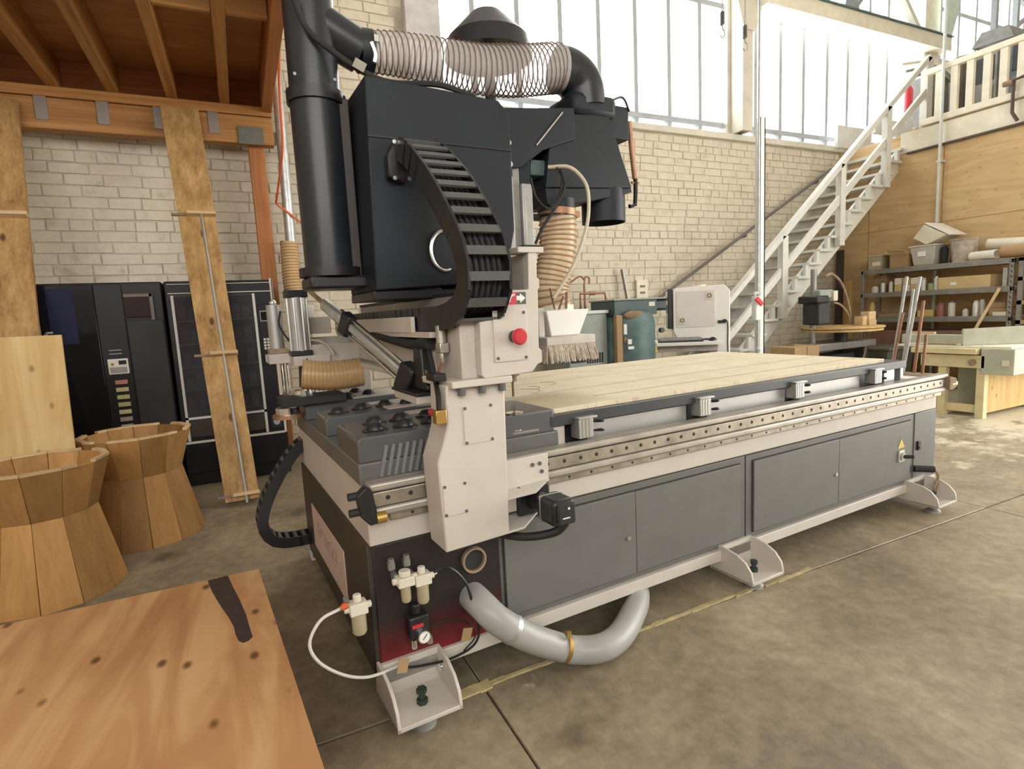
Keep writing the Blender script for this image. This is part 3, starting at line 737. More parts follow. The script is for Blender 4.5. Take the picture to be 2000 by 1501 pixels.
# ---- air preparation units on the near panel
def frl(x, y, zt, zb, nm, knob=True, r=.022):
    c = MB(); zm = zt - (zt - zb) * .48
    c.box(x - .030, x + .030, y - .024, y + .024, zm, zm + (zt - zm) * .62)
    c.cyl((x, y, zm + (zt - zm) * .62), (x, y, zt), .021 if knob else .014, seg=14)
    c.cyl((x - .046, y, zm + .022), (x + .046, y, zm + .022), .012, seg=10)
    u = c.build(nm, M_foam, MR, bevel=.004)
    MB().lathe([(0, 0), (r * .8, 0), (r, .008), (r, zm - zb), (0, zm - zb)], (x, y, zb), 16).build('filter_bowl', M_bowl, u)
    MB().box(x - .035, x - .02, y + .01, .006, zm + .01, zm + .04).build('mounting_tab', M_galv, u)
    return u
u1 = frl(-.075, -.055, .512, .372, 'air_filter', False, .025)
frl(.096, -.050, .548, .432, 'pressure_regulator', True, .018)
frl(.158, -.050, .545, .410, 'lubricator', False, .022)
MB().cyl((.205, -.05, .503), (.215, -.05, .505), .006, seg=8).build('bleed_screw', M_chrome, MR)
for x in (.062, .118): MB().cyl((x, -.012, .545), (x, -.012, .585), .012, seg=8).box(x - .012, x + .012, -.02, .006, .545, .57).build('mounting_bracket', M_shelf, MR)
c = MB(); c.cyl((-.10, -.055, .485), (-.135, -.060, .480), .009, seg=10); c.build('inlet_coupling', M_brass, MR)
MB().cyl((-.112, -.057, .484), (-.128, -.059, .482), .0115, seg=10).build('red_coupling_sleeve', paint('coupling_red', (.70, .09, .05), .5), MR)
MB().tube(spline([(-.135, -.06, .48), (-.20, -.07, .465), (-.24, -.075, .40), (-.215, -.075, .325), (-.14, -.07, .25), (-.06, -.06, .208), (.03, -.04, .195), (.10, -.02, .19)], 10), .0055, 8).build('air_hose', paint('pale_air_hose', (.62, .60, .55), .5), MR)
c = MB(); c.box(.10, .175, -.05, .0, .275, .36); c.cyl((.135, -.02, .36), (.135, -.02, .40), .018, seg=10); c.build('vacuum_switch', M_black, MR, bevel=.006)
B(.108, .150, -.055, -.05, .322, .334).build('red_tag', M_red, MR)
gg = MB().cyl((.146, -.05, .287), (.146, -.068, .287), .024, seg=20).build('pressure_gauge', M_chrome, MR)
MB().cyl((.146, -.068, .287), (.146, -.070, .287), .020, seg=20).build('gauge_face', M_white_print, gg)
MB().bar((.140, -.0705, .280), (.155, -.0705, .298), .003, .002, up=(0, 1, 0)).build('gauge_needle', M_dark_print, gg)
for x in (.118, .178): MB().cyl((x, -.03, .235), (x, -.03, .268), .010, seg=10).build('fitting', M_chrome, MR)
MB().tube(spline([(.165, -.045, .49), (.25, -.06, .52), (.32, -.065, .44), (.345, -.07, .32), (.36, -.07, .24), (.33, -.065, .185), (.24, -.06, .165), (.13, -.055, .175), (.06, -.05, .19)], 10), .005, 6).build('black_air_line', M_black, MR)
MB().tube(spline([(.18, -.03, .30), (.26, -.045, .305), (.33, -.05, .27), (.35, -.05, .21), (.30, -.05, .17)], 8), .003, 6).build('black_air_line', M_black, MR)
for x, z in ((.055, .205), (.305, .24)): MB().bar((x, -.062, z - .025), (x + .012, -.066, z + .025), .038, .003, up=(0, 1, 0)).build('paper_tag', M_card, MR)
B(.20, .225, -.06, -.03, .125, .15).build('small_valve', M_chrome, MR, bevel=.003)
# big grey suction hose from the lower port to under the bed
pth = spline([(.372, .02, .345), (.378, -.06, .338), (.42, -.115, .285), (.52, -.135, .20), (.64, -.125, .115), (.74, -.145, .068), (.84, -.185, .062), (.95, -.165, .062), (1.08, -.09, .066), (1.20, .0, .075), (1.27, .10, .09), (1.30, .25, .12)], 10)
sh = MB().tube(pth, .055, 20).build('suction_hose', paint('grey_pvc_hose', (.36, .36, .35), .38, var=.08), MR, label='smooth grey suction hose looping from the lower port under the bed')
p = Vector((.70, -.135, .088)); d = Vector((.10, -.02, -.04)).normalized()
MB().cyl(p - d * .008, p + d * .008, .059, seg=20).cyl(p + Vector((0, -.03, .055)), p + Vector((.005, -.03, .082)), .008, seg=8).build('hose_clip', M_brass, sh)
p = Vector((.47, -.128, .24)); d = Vector((.10, -.02, -.08)).normalized()
MB().cyl(p - d * .01, p + d * .01, .0575, seg=20).build('hose_cuff', M_galv, sh)
# ---- drag chain hanging at the far left corner
def chain(pts, w, h, pitch, nm, wdir, mat, parent):
    """articulated cable carrier: one joined run of links, each with two side plates and a cross bar"""
    P = resample(pts, pitch); sd = (MB(), MB()); br = MB(); wd = Vector(wdir).normalized()
    for a, b in zip(P, P[1:]):
        d = (b - a).normalized(); n = wd.cross(d).normalized(); a2 = a - d * pitch * .12; b2 = b + d * pitch * .12
        for s in (-1, 1): sd[(s + 1) // 2].bar(a2 + wd * (s * w / 2), b2 + wd * (s * w / 2), .010, h, up=n)
        m = (a + b) / 2
        for s in (-1, 1): br.bar(m - wd * (w / 2) + n * (s * (h / 2 - .004)), m + wd * (w / 2) + n * (s * (h / 2 - .004)), .008, pitch * .42, up=d)
    o = sd[0].build(nm, mat, parent); sd[1].build(nm, mat, parent)
    br.build('cross_bars', paint('chain_bar', (.085, .088, .09), .4) if 'chain_bar' not in MATS else MATS['chain_bar'], o, kind='stuff')
    return o
chain(spline([(.06, 1.40, .80), (-.05, 1.40, .72), (-.16, 1.38, .58), (-.235, 1.36, .44), (-.25, 1.35, .34), (-.20, 1.35, .26), (-.10, 1.35, .235), (.04, 1.35, .235)], 8), .10, .055, .045, 'drag_chain_side', (0, 1, 0), M_black, MR)

# ---- gantry
def column(y0, y1):
    c = MB(); c.prism([(.200, .637), (.445, .645), (.455, 1.195), (.237, 1.20), (.232, 1.06), (.212, 1.0), (.192, .95), (.192, .90)], 'y', y0, y1)
    return c.build('gantry_column', M_white, MR, bevel=.006)
gc = column(-.20, -.055); column(W + .055, W + .20)
for (x0, x1, z0, z1) in ((.298, .394, 1.0, 1.117), (.208, .281, .768, .865)):
    pl = B(x0 - .006, x1 + .006, -.2035, -.199, z0 - .006, z1 + .006).build('access_plate', M_white, gc, bevel=.001)
    for xx in (x0, x1):
        for zz in (z0, z1): MB().cyl((xx, -.2035, zz), (xx, -.206, zz), .0055, seg=10).build('screw', M_dark_print, gc)
# cross beam
B(.30, .56, -.195, W + .195, 1.212, 1.40).build('cross_beam', M_white_dirty, MR, bevel=.005)
B(.245, .468, -.235, W + .235, 1.19, 1.214).build('beam_flange', M_white, MR, bevel=.004)
for x in (.284, .359, .434):
    MB().cyl((x, -.218, 1.164), (x, -.218, 1.19), .0135, seg=10).build('flange_bolt', M_dark_print, MR)
B(.285, .30, .02, 1.36, 1.225, 1.335).build('beam_side_plate', M_white_dirty, MR, bevel=.003)
B(.246, .262, .12, 1.44, 1.368, 1.428).build('chain_tray_side', M_white, MR, bevel=.003)
B(.25, .44, -.05, 1.44, 1.352, 1.372).build('chain_tray', M_white_dirty, MR)
B(.405, .43, .0, 1.46, 1.455, 1.50).build('tray_guard', M_alu, MR, bevel=.003)
B(.40, .44, .05, 1.46, 1.50, 1.512).build('wiper_strip', M_black, MR)
B(.46, .60, -.10, W + .1, 1.42, 1.52).build('linear_slide', M_rail, MR, bevel=.004)
# near end cover of the beam
c = MB(); c.prism([(.352, 1.225), (.365, 1.212), (.548, 1.218), (.572, 1.243), (.590, 1.25), (.590, 1.29), (.578, 1.30), (.585, 1.50), (.592, 1.505), (.592, 1.535), (.583, 1.54), (.586, 1.625), (.552, 1.625), (.548, 1.50), (.475, 1.50), (.46, 1.44), (.40, 1.405), (.356, 1.40)], 'y', -.235, -.197)
ec = c.build('beam_end_cover', M_white, MR, bevel=.003)
B(.51, .612, -.24, -.15, 1.622, 1.642).build('tower_cap', M_white, MR, bevel=.003)
B(.552, .584, -.197, .02, 1.42, 1.622).build('tower_plate', M_white_dirty, MR, bevel=.003)
pl = B(.402, .533, -.240, -.234, 1.262, 1.435).build('button_plate', M_white, MR, bevel=.003)
for (x, z) in ((.52, 1.424), (.414, 1.276), (.522, 1.272)): MB().cyl((x, -.240, z), (x, -.2425, z), .0055, seg=10).build('screw', M_dark_print, pl)
eb = MB().cyl((.478, -.240, 1.345), (.478, -.252, 1.345), .021, seg=18).build('emergency_stop', M_green_dark, MR)
MB().lathe([(0, 0), (.014, 0), (.016, .016), (.026, .018), (.028, .030), (.022, .038), (0, .040)], (.478, -.252, 1.345), 20, axis=(0, -1, 0)).build('mushroom_button', M_red, eb)
# direction sticker
sk = B(.458, .497, -.2365, -.2348, 1.452, 1.492).build('direction_sticker', M_redmark, MR)
B(.497, .534, -.2365, -.2348, 1.452, 1.492).build('sticker_ground', M_dark_print, sk)
MB().prism([(.497, 1.465), (.511, 1.465), (.511, 1.456), (.532, 1.472), (.511, 1.488), (.511, 1.480), (.497, 1.480)], 'y', -.2372, -.2364).build('sticker_arrow', M_white_print, sk)
MB().tube([(.490 - .022 * math.cos(t), -.2368, 1.458 + .026 * math.sin(t)) for t in [R(a) for a in range(5, 95, 12)]], .0042, 6).build('sticker_curve', M_white_print, sk)
# drive motor on its bracket
mbk = MB(); mbk.box(.445, .672, -.115, -.10, .775, .886)
mk = mbk.build('motor_bracket', M_white, MR, bevel=.003)
MB().hexa([(.445, -.20, .770), (.56, -.20, .772), (.672, -.115, .780), (.445, -.115, .770)], [(.445, -.20, .776), (.56, -.20, .778), (.672, -.115, .786), (.445, -.115, .776)]).build('bracket_web', M_white, mk)
MB().hexa([(.44, -.20, .648), (.505, -.20, .651), (.62, -.11, .66), (.44, -.06, .65)], [(.44, -.20, .656), (.505, -.20, .659), (.62, -.11, .668), (.44, -.06, .658)]).build('bracket_shelf', M_white, mk)
for (x, z) in ((.60, .852), (.632, .852), (.640, .82)): MB().cyl((x, -.115, z), (x, -.119, z), .008, seg=10).build('screw', M_dark_print, mk)
mo = B(.52, .658, -.140, -.115, .672, .780).build('drive_motor', M_black, MR, bevel=.006)
MB().cyl((.588, -.14, .728), (.582, -.235, .732), .038, seg=20).build('motor_neck', M_black, mo)
q = B(.535, .628, -.35, -.235, .690, .782).build('motor_body', M_black, mo, bevel=.016, seg=3)
B(.545, .618, -.365, -.35, .698, .774).build('motor_end', M_matte, mo, bevel=.010)
B(.562, .592, -.3665, -.365, .722, .726).build('motor_mark', M_white_print, mo)
B(.585, .592, -.3665, -.365, .752, .760).build('motor_mark', M_white_print, mo)
B(.532, .631, -.268, -.262, .687, .785).build('motor_seam', M_shelf, mo, bevel=.01)
MB().tube(spline([(.60, -.33, .695), (.57, -.30, .655), (.50, -.22, .628), (.44, -.12, .622), (.38, -.05, .64)], 8), .016, 8).build('motor_cable', M_black, mo)
# ---- cable chain over the beam up to the hood
cx = .345
pts = [(cx, 1.38, 1.417), (cx, .9, 1.417), (cx, .4, 1.417), (cx, .0, 1.417), (cx, -.16, 1.424), (cx + .01, -.255, 1.46), (cx + .015, -.285, 1.545), (cx + .01, -.265, 1.64), (cx, -.20, 1.74), (cx - .0, -.08, 1.86), (cx - .0, .04, 1.955), (cx, .15, 2.03), (cx, .24, 2.055)]
chain(spline(pts, 10), .145, .084, .068, 'cable_chain_side', (1, 0, 0), M_black, MR)
cb = MB()
for dx in (-.05, -.03, -.008, .012, .034, .052): cb.tube([Vector(p) + Vector((dx, 0, .004)) for p in spline(pts, 6)][12:], .009, 6)
cb.build('carried_cables', M_matte, MR, kind='stuff')
# pneumatic odds and ends on the beam's left side
c = MB(); c.tube(spline([(.268, .78, 1.365), (.262, .5, 1.345), (.265, .2, 1.325), (.275, .06, 1.33)], 8), .020, 10); c.build('corrugated_conduit', M_matte, MR)
MB().cyl((.275, .09, 1.33), (.275, .0, 1.335), .028, seg=12).build('conduit_elbow', M_matte, MR)
c = MB(); c.cyl((.278, -.085, 1.31), (.278, -.085, 1.395), .018, seg=12); c.cyl((.278, -.085, 1.265), (.278, -.085, 1.31), .010, seg=8); c.box(.262, .296, -.11, -.065, 1.30, 1.335); c.build('solenoid_valve', M_steel, MR, bevel=.003)
for k in range(2): MB().tube(spline([(.275, -.09, 1.28), (.265, -.06 + .01 * k, 1.225 - .012 * k), (.262, .0, 1.205 - .01 * k), (.262, .06, 1.25), (.27, .075, 1.31), (.276, .03, 1.335)], 8), .005, 6).build('air_loop', M_copper, MR)
MB().tube(spline([(.27, .02, 1.31), (.255, -.05, 1.25), (.235, -.12, 1.20), (.22, -.17, 1.16), (.208, -.20, 1.122)], 8), .009, 6).build('sensor_cable', M_matte, MR)
B(.20, .245, -.195, -.12, 1.215, 1.24).build('sensor_block', M_black, MR, bevel=.004)
B(.188, .226, -.222, -.188, 1.080, 1.125).build('limit_switch', M_brass, MR, bevel=.003)
MB().cyl((.205, -.188, 1.105), (.205, -.135, 1.11), .012, seg=8).build('switch_plunger', M_red, MR)
# swing arm of twin rods
pa, pb = Vector((.245, .165, 1.185)), Vector((.0, .77, 1.575)); dd = (pb - pa).normalized()
arm = MB().bar(pa, pa.lerp(pb, .60), .026, .034).build('swing_cylinder', M_alu, MR, bevel=.008)
for off in ((0, -.036), (0, .034)): MB().bar(pa + dd * .02, pb - dd * .26, .014, .014, off=off).build('guide_rod', M_steel, arm, bevel=.004)
MB().bar(pa.lerp(pb, .54), pa.lerp(pb, .62), .045, .095).build('rod_clamp', M_black, arm, bevel=.008)
MB().bar(pa - dd * .02, pa + dd * .06, .06, .115).build('rod_foot', M_black, arm, bevel=.01)
MB().bar(pb - dd * .33, pb - dd * .13, .035, .050).build('gun_grip', M_galv, arm, bevel=.012)
MB().bar(pb - dd * .15, pb + dd * .0, .012, .022).build('gun_lever', M_dust, arm, bevel=.005)
c = MB(); c.prism([(.0, 1.158), (.22, 1.158), (.22, 1.172), (.15, 1.185), (.135, 1.235), (.12, 1.315), (.045, 1.315), (.04, 1.235), (.03, 1.195), (.0, 1.18)], 'x', .245, .285)
piv = c.build('pivot_bracket', M_black, MR, bevel=.01)
B(.20, .31, -.01, .28, 1.146, 1.158).build('pivot_shelf', M_black, MR, bevel=.003)
B(.205, .31, .0, .26, 1.116, 1.146).build('shelf_block', M_white, MR, bevel=.004)
# far pusher: twin cylinders on a white arm
ra = B(.05, .31, 1.10, 1.19, 1.218, 1.312).build('pusher_arm', M_white_dirty, MR, bevel=.004)
B(-.045, .135, 1.08, 1.22, 1.213, 1.262).build('arm_foot', M_white_dirty, ra, bevel=.004)
B(.02, .30, 1.28, 1.36, 1.30, 1.345).build('rear_arm', M_white_dirty, ra, bevel=.004)
B(.0, .185, 1.25, 1.48, 1.366, 1.455).build('arm_block', M_white, ra, bevel=.004)
B(.03, .13, 1.40, 1.50, 1.455, 1.52).build('arm_block_cap', M_white_print, ra, bevel=.004)
cyl1 = MB().cyl((.0, 1.13, 1.285), (.0, 1.13, 1.555), .050, seg=22).build('pneumatic_cylinder', M_alu, MR)
for z0, z1 in ((1.262, 1.29), (1.553, 1.59)): B(-.052, .052, 1.08, 1.182, z0, z1).build('cylinder_end', M_black, cyl1, bevel=.004)
for t in range(8):
    a = R(45 * t + 22); MB().cyl((.0 + .049 * math.cos(a), 1.13 + .049 * math.sin(a), 1.29), (.0 + .049 * math.cos(a), 1.13 + .049 * math.sin(a), 1.552), .006, seg=6).build('tie_rod', M_steel, cyl1)
cyl2 = MB().cyl((-.095, 1.25, 1.30), (-.095, 1.25, 1.525), .036, seg=18).build('pneumatic_cylinder', M_alu, MR)
MB().cyl((-.095, 1.25, 1.525), (-.095, 1.25, 1.66), .008, seg=8).sphere((-.095, 1.25, 1.535), .018).build('cylinder_rod', M_chrome, cyl2)
B(-.14, -.05, 1.21, 1.29, 1.275, 1.302).build('cylinder_end', M_dust, cyl2, bevel=.003)
B(-.145, .0, 1.20, 1.30, 1.225, 1.275).build('cylinder_foot', M_white_dirty, cyl2, bevel=.003)
MB().cyl((-.092, 1.25, 1.06), (-.092, 1.25, 1.225), .017, seg=12).cyl((-.062, 1.25, 1.06), (-.062, 1.25, 1.225), .012, seg=12).build('piston_rod', M_chrome, cyl2)
MB().tube(spline([(-.07, 1.20, 1.49), (-.085, 1.16, 1.42), (-.05, 1.12, 1.34), (.0, 1.10, 1.28), (.02, 1.08, 1.24)], 8), .005, 6).build('thin_hose', M_matte, cyl2)
MB().tube(spline([(.05, 1.10, 1.34), (.09, 1.08, 1.33), (.13, 1.07, 1.30), (.15, 1.06, 1.26)], 8), .006, 6).build('thin_hose', M_steel, cyl1)
hd = MB().cyl((.015, 1.15, 1.10), (.015, 1.15, 1.205), .036, .030, seg=14).build('gripper_body', M_black, MR)
MB().cyl((.0, 1.15, 1.055), (.0, 1.15, 1.085), .055, seg=20).cyl((.015, 1.15, 1.085), (.015, 1.15, 1.10), .022, seg=14).build('gripper_flange', M_chrome, hd)
B(-.125, .19, 1.05, 1.24, 1.015, 1.055).build('gripper_plate', M_matte, hd, bevel=.006)
MB().cyl((-.085, 1.18, .965), (-.085, 1.18, 1.0), .058, seg=18).build('suction_cup_holder', M_chrome, hd)
MB().cyl((-.085, 1.18, .945), (-.085, 1.18, .965), .075, seg=18).build('suction_cup', M_copper, hd)
ah = spline([(-.02, 1.02, 1.175), (.08, 1.0, 1.16), (.14, .99, 1.158), (.20, .985, 1.16), (.262, .98, 1.165)], 10)
hs = MB().tube(ah, .072, 20, caps=False).build('amber_hose', M_hose_amber, MR)
MB().tube(helix(ah, .073, .018, 10), .0035, 5).build('hose_coil', M_rib_tan, hs)

# ---- black dust hood riding on the beam
hb = MB(); hb.prism([(.165, 1.535), (.735, 1.56), (.79, 1.78), (.79, 2.255), (.74, 2.30), (.185, 2.318)], 'y', .26, .66)
hood = hb.build('dust_hood', M_hood, MR, bevel=.006)
B(.178, .79, .255, .262, 2.10, 2.106).build('hood_seam', M_black, hood)
B(.16, .74, .28, .64, 1.50, 1.535).build('hood_sole', M_black, hood, bevel=.004)
B(.735, .86, .40, .66, 2.05, 2.30).build('hood_side_box', M_hood, hood, bevel=.005)
MB().tube([(.455 + .060 * math.cos(t), .252, 1.685 + .078 * math.sin(t)) for t in [R(a) for a in range(80, 300, 10)]], .008, 8).build('hood_handle_ring', M_steel, hood)
c = MB(); c.prism([(.235, 1.95), (.30, 1.93), (.43, 2.02), (.43, 2.09), (.27, 2.09), (.235, 2.03)], 'y', .215, .26); c.build('chain_anchor', M_black, hood, bevel=.006)
for (x, z) in ((.262, 2.075), (.255, 1.945), (.31, 1.945)): MB().cyl((x, .205, z), (x, .216, z), .008, seg=8).build('anchor_bolt', M_steel, hood)
# brown angle behind the hood's left edge
B(.085, .165, .44, .66, 1.56, 2.29).build('hood_left_wing', paint('brown_black_steel', (.040, .030, .028), .5, var=.2), hood, bevel=.003)
# boom reaching over to the spindle side
c = MB(); c.prism([(.70, 2.30), (1.00, 2.335), (1.20, 2.36), (1.20, 2.22), (1.02, 2.155), (.90, 2.07), (.79, 2.05)], 'y', .36, .62); c.build('hood_boom', M_hood, hood, bevel=.004)
MB().bar((.98, .357, 2.17), (1.13, .357, 2.33), .006, .006).build('boom_edge', M_chrome, hood)
# z slides right of the hood
zs = B(.80, .838, .34, .40, 1.62, 2.02).build('vertical_slide', M_alu, MR, bevel=.003)
B(.815, .838, .335, .41, 1.66, 1.60).build('slide_stop', M_black, zs)
B(.785, .845, .35, .42, 2.02, 2.21).build('slide_head', M_hood, zs, bevel=.004)
MB().cyl((.825, .35, 2.07), (.825, .33, 2.07), .012, seg=10).cyl((.825, .35, 2.16), (.825, .33, 2.16), .010, seg=10).build('slide_bolt', M_steel, zs)
z2 = B(.895, .95, .36, .43, 1.58, 2.0).build('vertical_slide', M_alu, MR, bevel=.004)
B(.905, .912, .357, .361, 1.62, 1.98).build('slide_groove', M_steel, z2)
B(.87, .96, .33, .46, 1.70, 1.725).build('slide_foot', M_black, z2, bevel=.004)
B(.845, .895, .38, .50, 1.56, 2.12).build('slide_back', M_shelf, z2, bevel=.003)
B(.85, .97, .40, .56, 1.99, 2.24).build('spindle_motor', M_hood, MR, bevel=.008)
B(.97, 1.05, .40, .52, 2.05, 2.12).build('motor_box', M_green_dark, MR, bevel=.004)
B(.95, 1.06, .44, .50, 1.86, 1.885).build('motor_arm', M_black, MR, bevel=.003)
B(.55, .72, .05, .55, 1.45, 1.62).build('carriage_block', M_hood, MR, bevel=.005)
B(.60, .85, .20, .60, 1.25, 1.60).build('spindle_carriage', M_shelf, MR, bevel=.005)
MB().cyl((.78, .33, 1.14), (.78, .33, 1.25), .032, seg=16).cyl((.78, .33, 1.115), (.78, .33, 1.14), .020, seg=12).cyl((.78, .33, 1.045), (.78, .33, 1.115), .006, seg=8).build('drill_bit', M_dust, MR)
MB().tube(spline([(.60, -.06, 1.55), (.635, -.03, 1.50), (.66, .05, 1.44), (.68, .12, 1.42)], 8), .010, 6).build('rear_cable', M_black, MR)
B(.605, .66, .0, .08, 1.34, 1.50).build('rear_valve', M_white_dirty, MR, bevel=.004)
B(.60, .635, -.02, .06, 1.27, 1.335).build('rear_sensor', M_shelf, MR, bevel=.003)
# dust trunk: tapered duct hood with a round outlet
c = MB(); c.hexa([(1.03, .37, 1.99), (1.55, .37, 2.02), (1.55, .62, 2.02), (1.03, .62, 1.99)], [(1.09, .38, 2.33), (1.42, .38, 2.36), (1.42, .60, 2.36), (1.09, .60, 2.33)])
tr = c.build('dust_trunk', M_hood, MR, bevel=.005)
c = MB(); c.prism([(1.03, 1.99), (1.55, 2.02), (1.555, 2.0), (1.30, 1.945), (1.22, 1.93), (1.04, 1.915)], 'y', .375, .61); c.build('trunk_base', M_hood, tr, bevel=.004)
MB().pipe((1.45, .48, 1.86), (1.45, .48, 2.02), .112, .106, 28).build('outlet_pipe', M_hood, tr)
MB().cyl((1.45, .48, 1.97), (1.45, .48, 1.98), .106, seg=28).build('outlet_stop', M_black, tr)
B(1.38, 1.565, .40, .60, 2.26, 2.42).build('trunk_valve_box', M_hood, tr, bevel=.006)
B(1.21, 1.47, .37, .62, 2.34, 2.45).build('trunk_collar', M_hood, tr, bevel=.03)
c = MB(); c.tube([(1.585, .42, 2.36), (1.60, .42, 2.20), (1.615, .42, 2.08)], .014, 10); c.cyl((1.59, .42, 2.06), (1.64, .42, 2.06), .006, seg=6); c.build('gas_spring', M_copper, tr)
c = MB(); c.tube([(1.618, .42, 2.08), (1.618, .42, 2.02), (1.612, .42, 1.95), (1.575, .42, 1.94)], .012, 6); c.build('gas_spring_foot', M_black, tr)
MB().tube(spline([(1.46, .40, 2.44), (1.53, .40, 2.46), (1.57, .40, 2.40)], 8), .006, 6).build('trunk_wire', M_black, tr)
MB().pipe((1.13, .44, 1.87), (1.13, .44, 1.95), .092, .086, 26).build('hose_spigot', M_hood, tr)
# small looping cables by the trunk
MB().tube(spline([(1.04, .36, 2.08), (1.12, .30, 2.07), (1.19, .28, 2.0), (1.205, .28, 1.90), (1.18, .28, 1.78), (1.10, .28, 1.62), (1.0, .30, 1.48)], 10), .009, 8).build('pale_cable', paint('pale_cable_sheath', (.55, .50, .38), .5), MR)
MB().tube(spline([(.93, .34, 2.02), (.945, .32, 1.93), (1.0, .30, 1.88), (1.05, .30, 1.93), (1.075, .30, 2.02), (1.06, .32, 2.07)], 10), .006, 6).build('dark_cable', M_matte, MR)
MB().tube(spline([(1.07, .30, 2.06), (1.08, .29, 1.98), (1.04, .30, 1.90), (.97, .32, 1.80), (.935, .33, 1.73)], 10), .007, 6).build('dark_cable', M_matte, MR)
# brush shoe under the trunk
sb = B(.955, 1.235, .30, .62, 1.262, 1.302).build('brush_shoe', M_white_dirty, MR, bevel=.004)
c = MB(); rb2 = random.Random(2)
for side in range(4):
    n = 70 if side in (0, 2) else 80
    for k in range(n):
        t = (k + rb2.random()) / n; lean = (rb2.random() - .5) * .02; out = .012 * rb2.random()
        if side == 0: p0 = (.96 + t * .27, .305, 1.264); p1 = (.962 + t * .285 + lean, .300 - out, 1.178 + rb2.random() * .012)
        elif side == 1: p0 = (1.23, .305 + t * .31, 1.264); p1 = (1.238 + out, .305 + t * .31 + lean, 1.178 + rb2.random() * .012)
        elif side == 2: p0 = (.96 + t * .27, .615, 1.264); p1 = (.962 + t * .28 + lean, .62 + out, 1.178 + rb2.random() * .012)
        else: p0 = (.96, .305 + t * .31, 1.264); p1 = (.955 - out, .305 + t * .31 + lean, 1.178 + rb2.random() * .012)
        c.bar(p0, p1, .0045, .0045)
c.build('bristles', M_bristle, sb, kind='stuff')
c = MB(); c.hexa([(1.02, .36, 1.302), (1.185, .36, 1.302), (1.185, .56, 1.302), (1.02, .56, 1.302)], [(.985, .34, 1.425), (1.232, .34, 1.425), (1.232, .58, 1.425), (.985, .58, 1.425)])
c.build('shoe_funnel', M_white_print, sb, bevel=.004)
B(.95, .985, .36, .56, 1.302, 1.44).build('shoe_bracket', M_white_dirty, sb, bevel=.003)
MB().pipe((1.10, .45, 1.425), (1.10, .45, 1.45), .098, .090, 24).build('shoe_collar', M_foam, sb)
vh = spline([(1.13, .44, 1.92), (1.135, .44, 1.80), (1.12, .44, 1.68), (1.09, .45, 1.56), (1.085, .45, 1.49), (1.10, .45, 1.43)], 10)
th = MB().tube(vh, .088, 24, caps=False).build('tan_hose', M_hose_tan, MR)
MB().tube(helix(vh, .089, .024, 14), .0050, 5).build('hose_coil', M_rib_tan, th)
MB().pipe((1.131, .44, 1.875), (1.133, .44, 1.905), .094, .089, 26).box(1.218, 1.242, .40, .44, 1.87, 1.90).build('hose_clamp', M_copper, th)
for k, (x, dx) in enumerate(((1.035, -.02), (1.10, .008), (1.06, .03))): MB().bar((x, .345, 1.43), (x + dx, .348, 1.53 - .02 * k), .014, .003).build('tape_tail', M_dust, th)

# ---- dust ducts on the hood: upright pipe with a side branch and the clear hose across the top
M_duct = paint('blue_black_duct', (.018, .022, .028), .33, var=.2, scale=4)
dp = MB().cyl((.052, .50, 1.63), (.052, .50, 2.30), .098, seg=36, caps=True).build('dust_duct', M_duct, MR)
MB().cyl((.052, .50, 2.28), (.058, .50, 2.95), .095, seg=36).build('duct_riser', M_duct, dp)
MB().cyl((.052, .50, 2.27), (.052, .50, 2.315), .108, seg=36).build('duct_flange', M_black, dp)
MB().cyl((.052, .50, 1.605), (.052, .50, 1.64), .122, seg=36).build('duct_foot', M_black, dp)
MB().cyl((.145, .48, 1.60), (.145, .48, 2.31), .022, seg=12).build('duct_pipe', M_duct, dp)
B(-.05, .20, .40, .60, 1.555, 1.605).build('duct_cradle', M_black, dp, bevel=.01)
MB().cyl((.02, .50, 2.60), (.245, .50, 2.50), .086, .082, seg=32).cyl((.235, .50, 2.505), (.29, .50, 2.508), .083, seg=32).build('duct_branch', M_duct, dp)
for x, z in ((-.035, 2.34), (.11, 2.34)): MB().cyl((x, .405, z), (x, .398, z), .006, seg=8).build('duct_rivet', M_shelf, dp)
ch = spline([(.27, .50, 2.508), (.42, .50, 2.518), (.60, .495, 2.515), (.80, .485, 2.512), (1.0, .475, 2.535), (1.15, .47, 2.565), (1.20, .467, 2.568)], 10)
rad = []
for i, p in enumerate(ch): t = i / (len(ch) - 1); rad.append(.076 + .032 * min(1, t * 1.45))
cl = MB().tube(ch, rad, 28, caps=False).build('clear_hose', M_hose, MR)
hx = resample(ch, .0245 / 16); q = []; a = None; tot = len(hx)
for i, p in enumerate(hx):
    t = (hx[min(i+1, tot-1)] - hx[max(i-1, 0)]).normalized(); a = t.orthogonal().normalized() if a is None else (a - t * a.dot(t)).normalized()
    b_ = t.cross(a); w = 2 * math.pi * i / 16; r_ = .077 + .032 * min(1, i / (tot - 1) * 1.45); q.append(p + (a * math.cos(w) + b_ * math.sin(w)) * r_)
MB().tube(q, .0034, 5).build('hose_coil', M_rib, cl)
MB().tube(spline([(1.185, .467, 2.567), (1.245, .466, 2.562), (1.295, .464, 2.535), (1.325, .462, 2.49), (1.335, .46, 2.40)], 10), .106, 28).build('hose_elbow', M_duct, cl)
MB().tube(spline([(.27, .42, 2.51), (.285, .425, 2.47), (.28, .43, 2.44)], 6), .012, 6).box(.282, .30, .415, .425, 2.515, 2.54).build('hose_clamp', M_steel, cl)
ft_ = paint('duct_tape', (.32, .30, .24), .6)
tc = MB().tube(spline([(-.02, .38, 2.60), (.02, .385, 2.50), (.10, .37, 2.43), (.22, .36, 2.365), (.33, .36, 2.345), (.50, .30, 2.34), (.64, .27, 2.30)], 10), .012, 8).build('hood_cable', M_matte, MR)
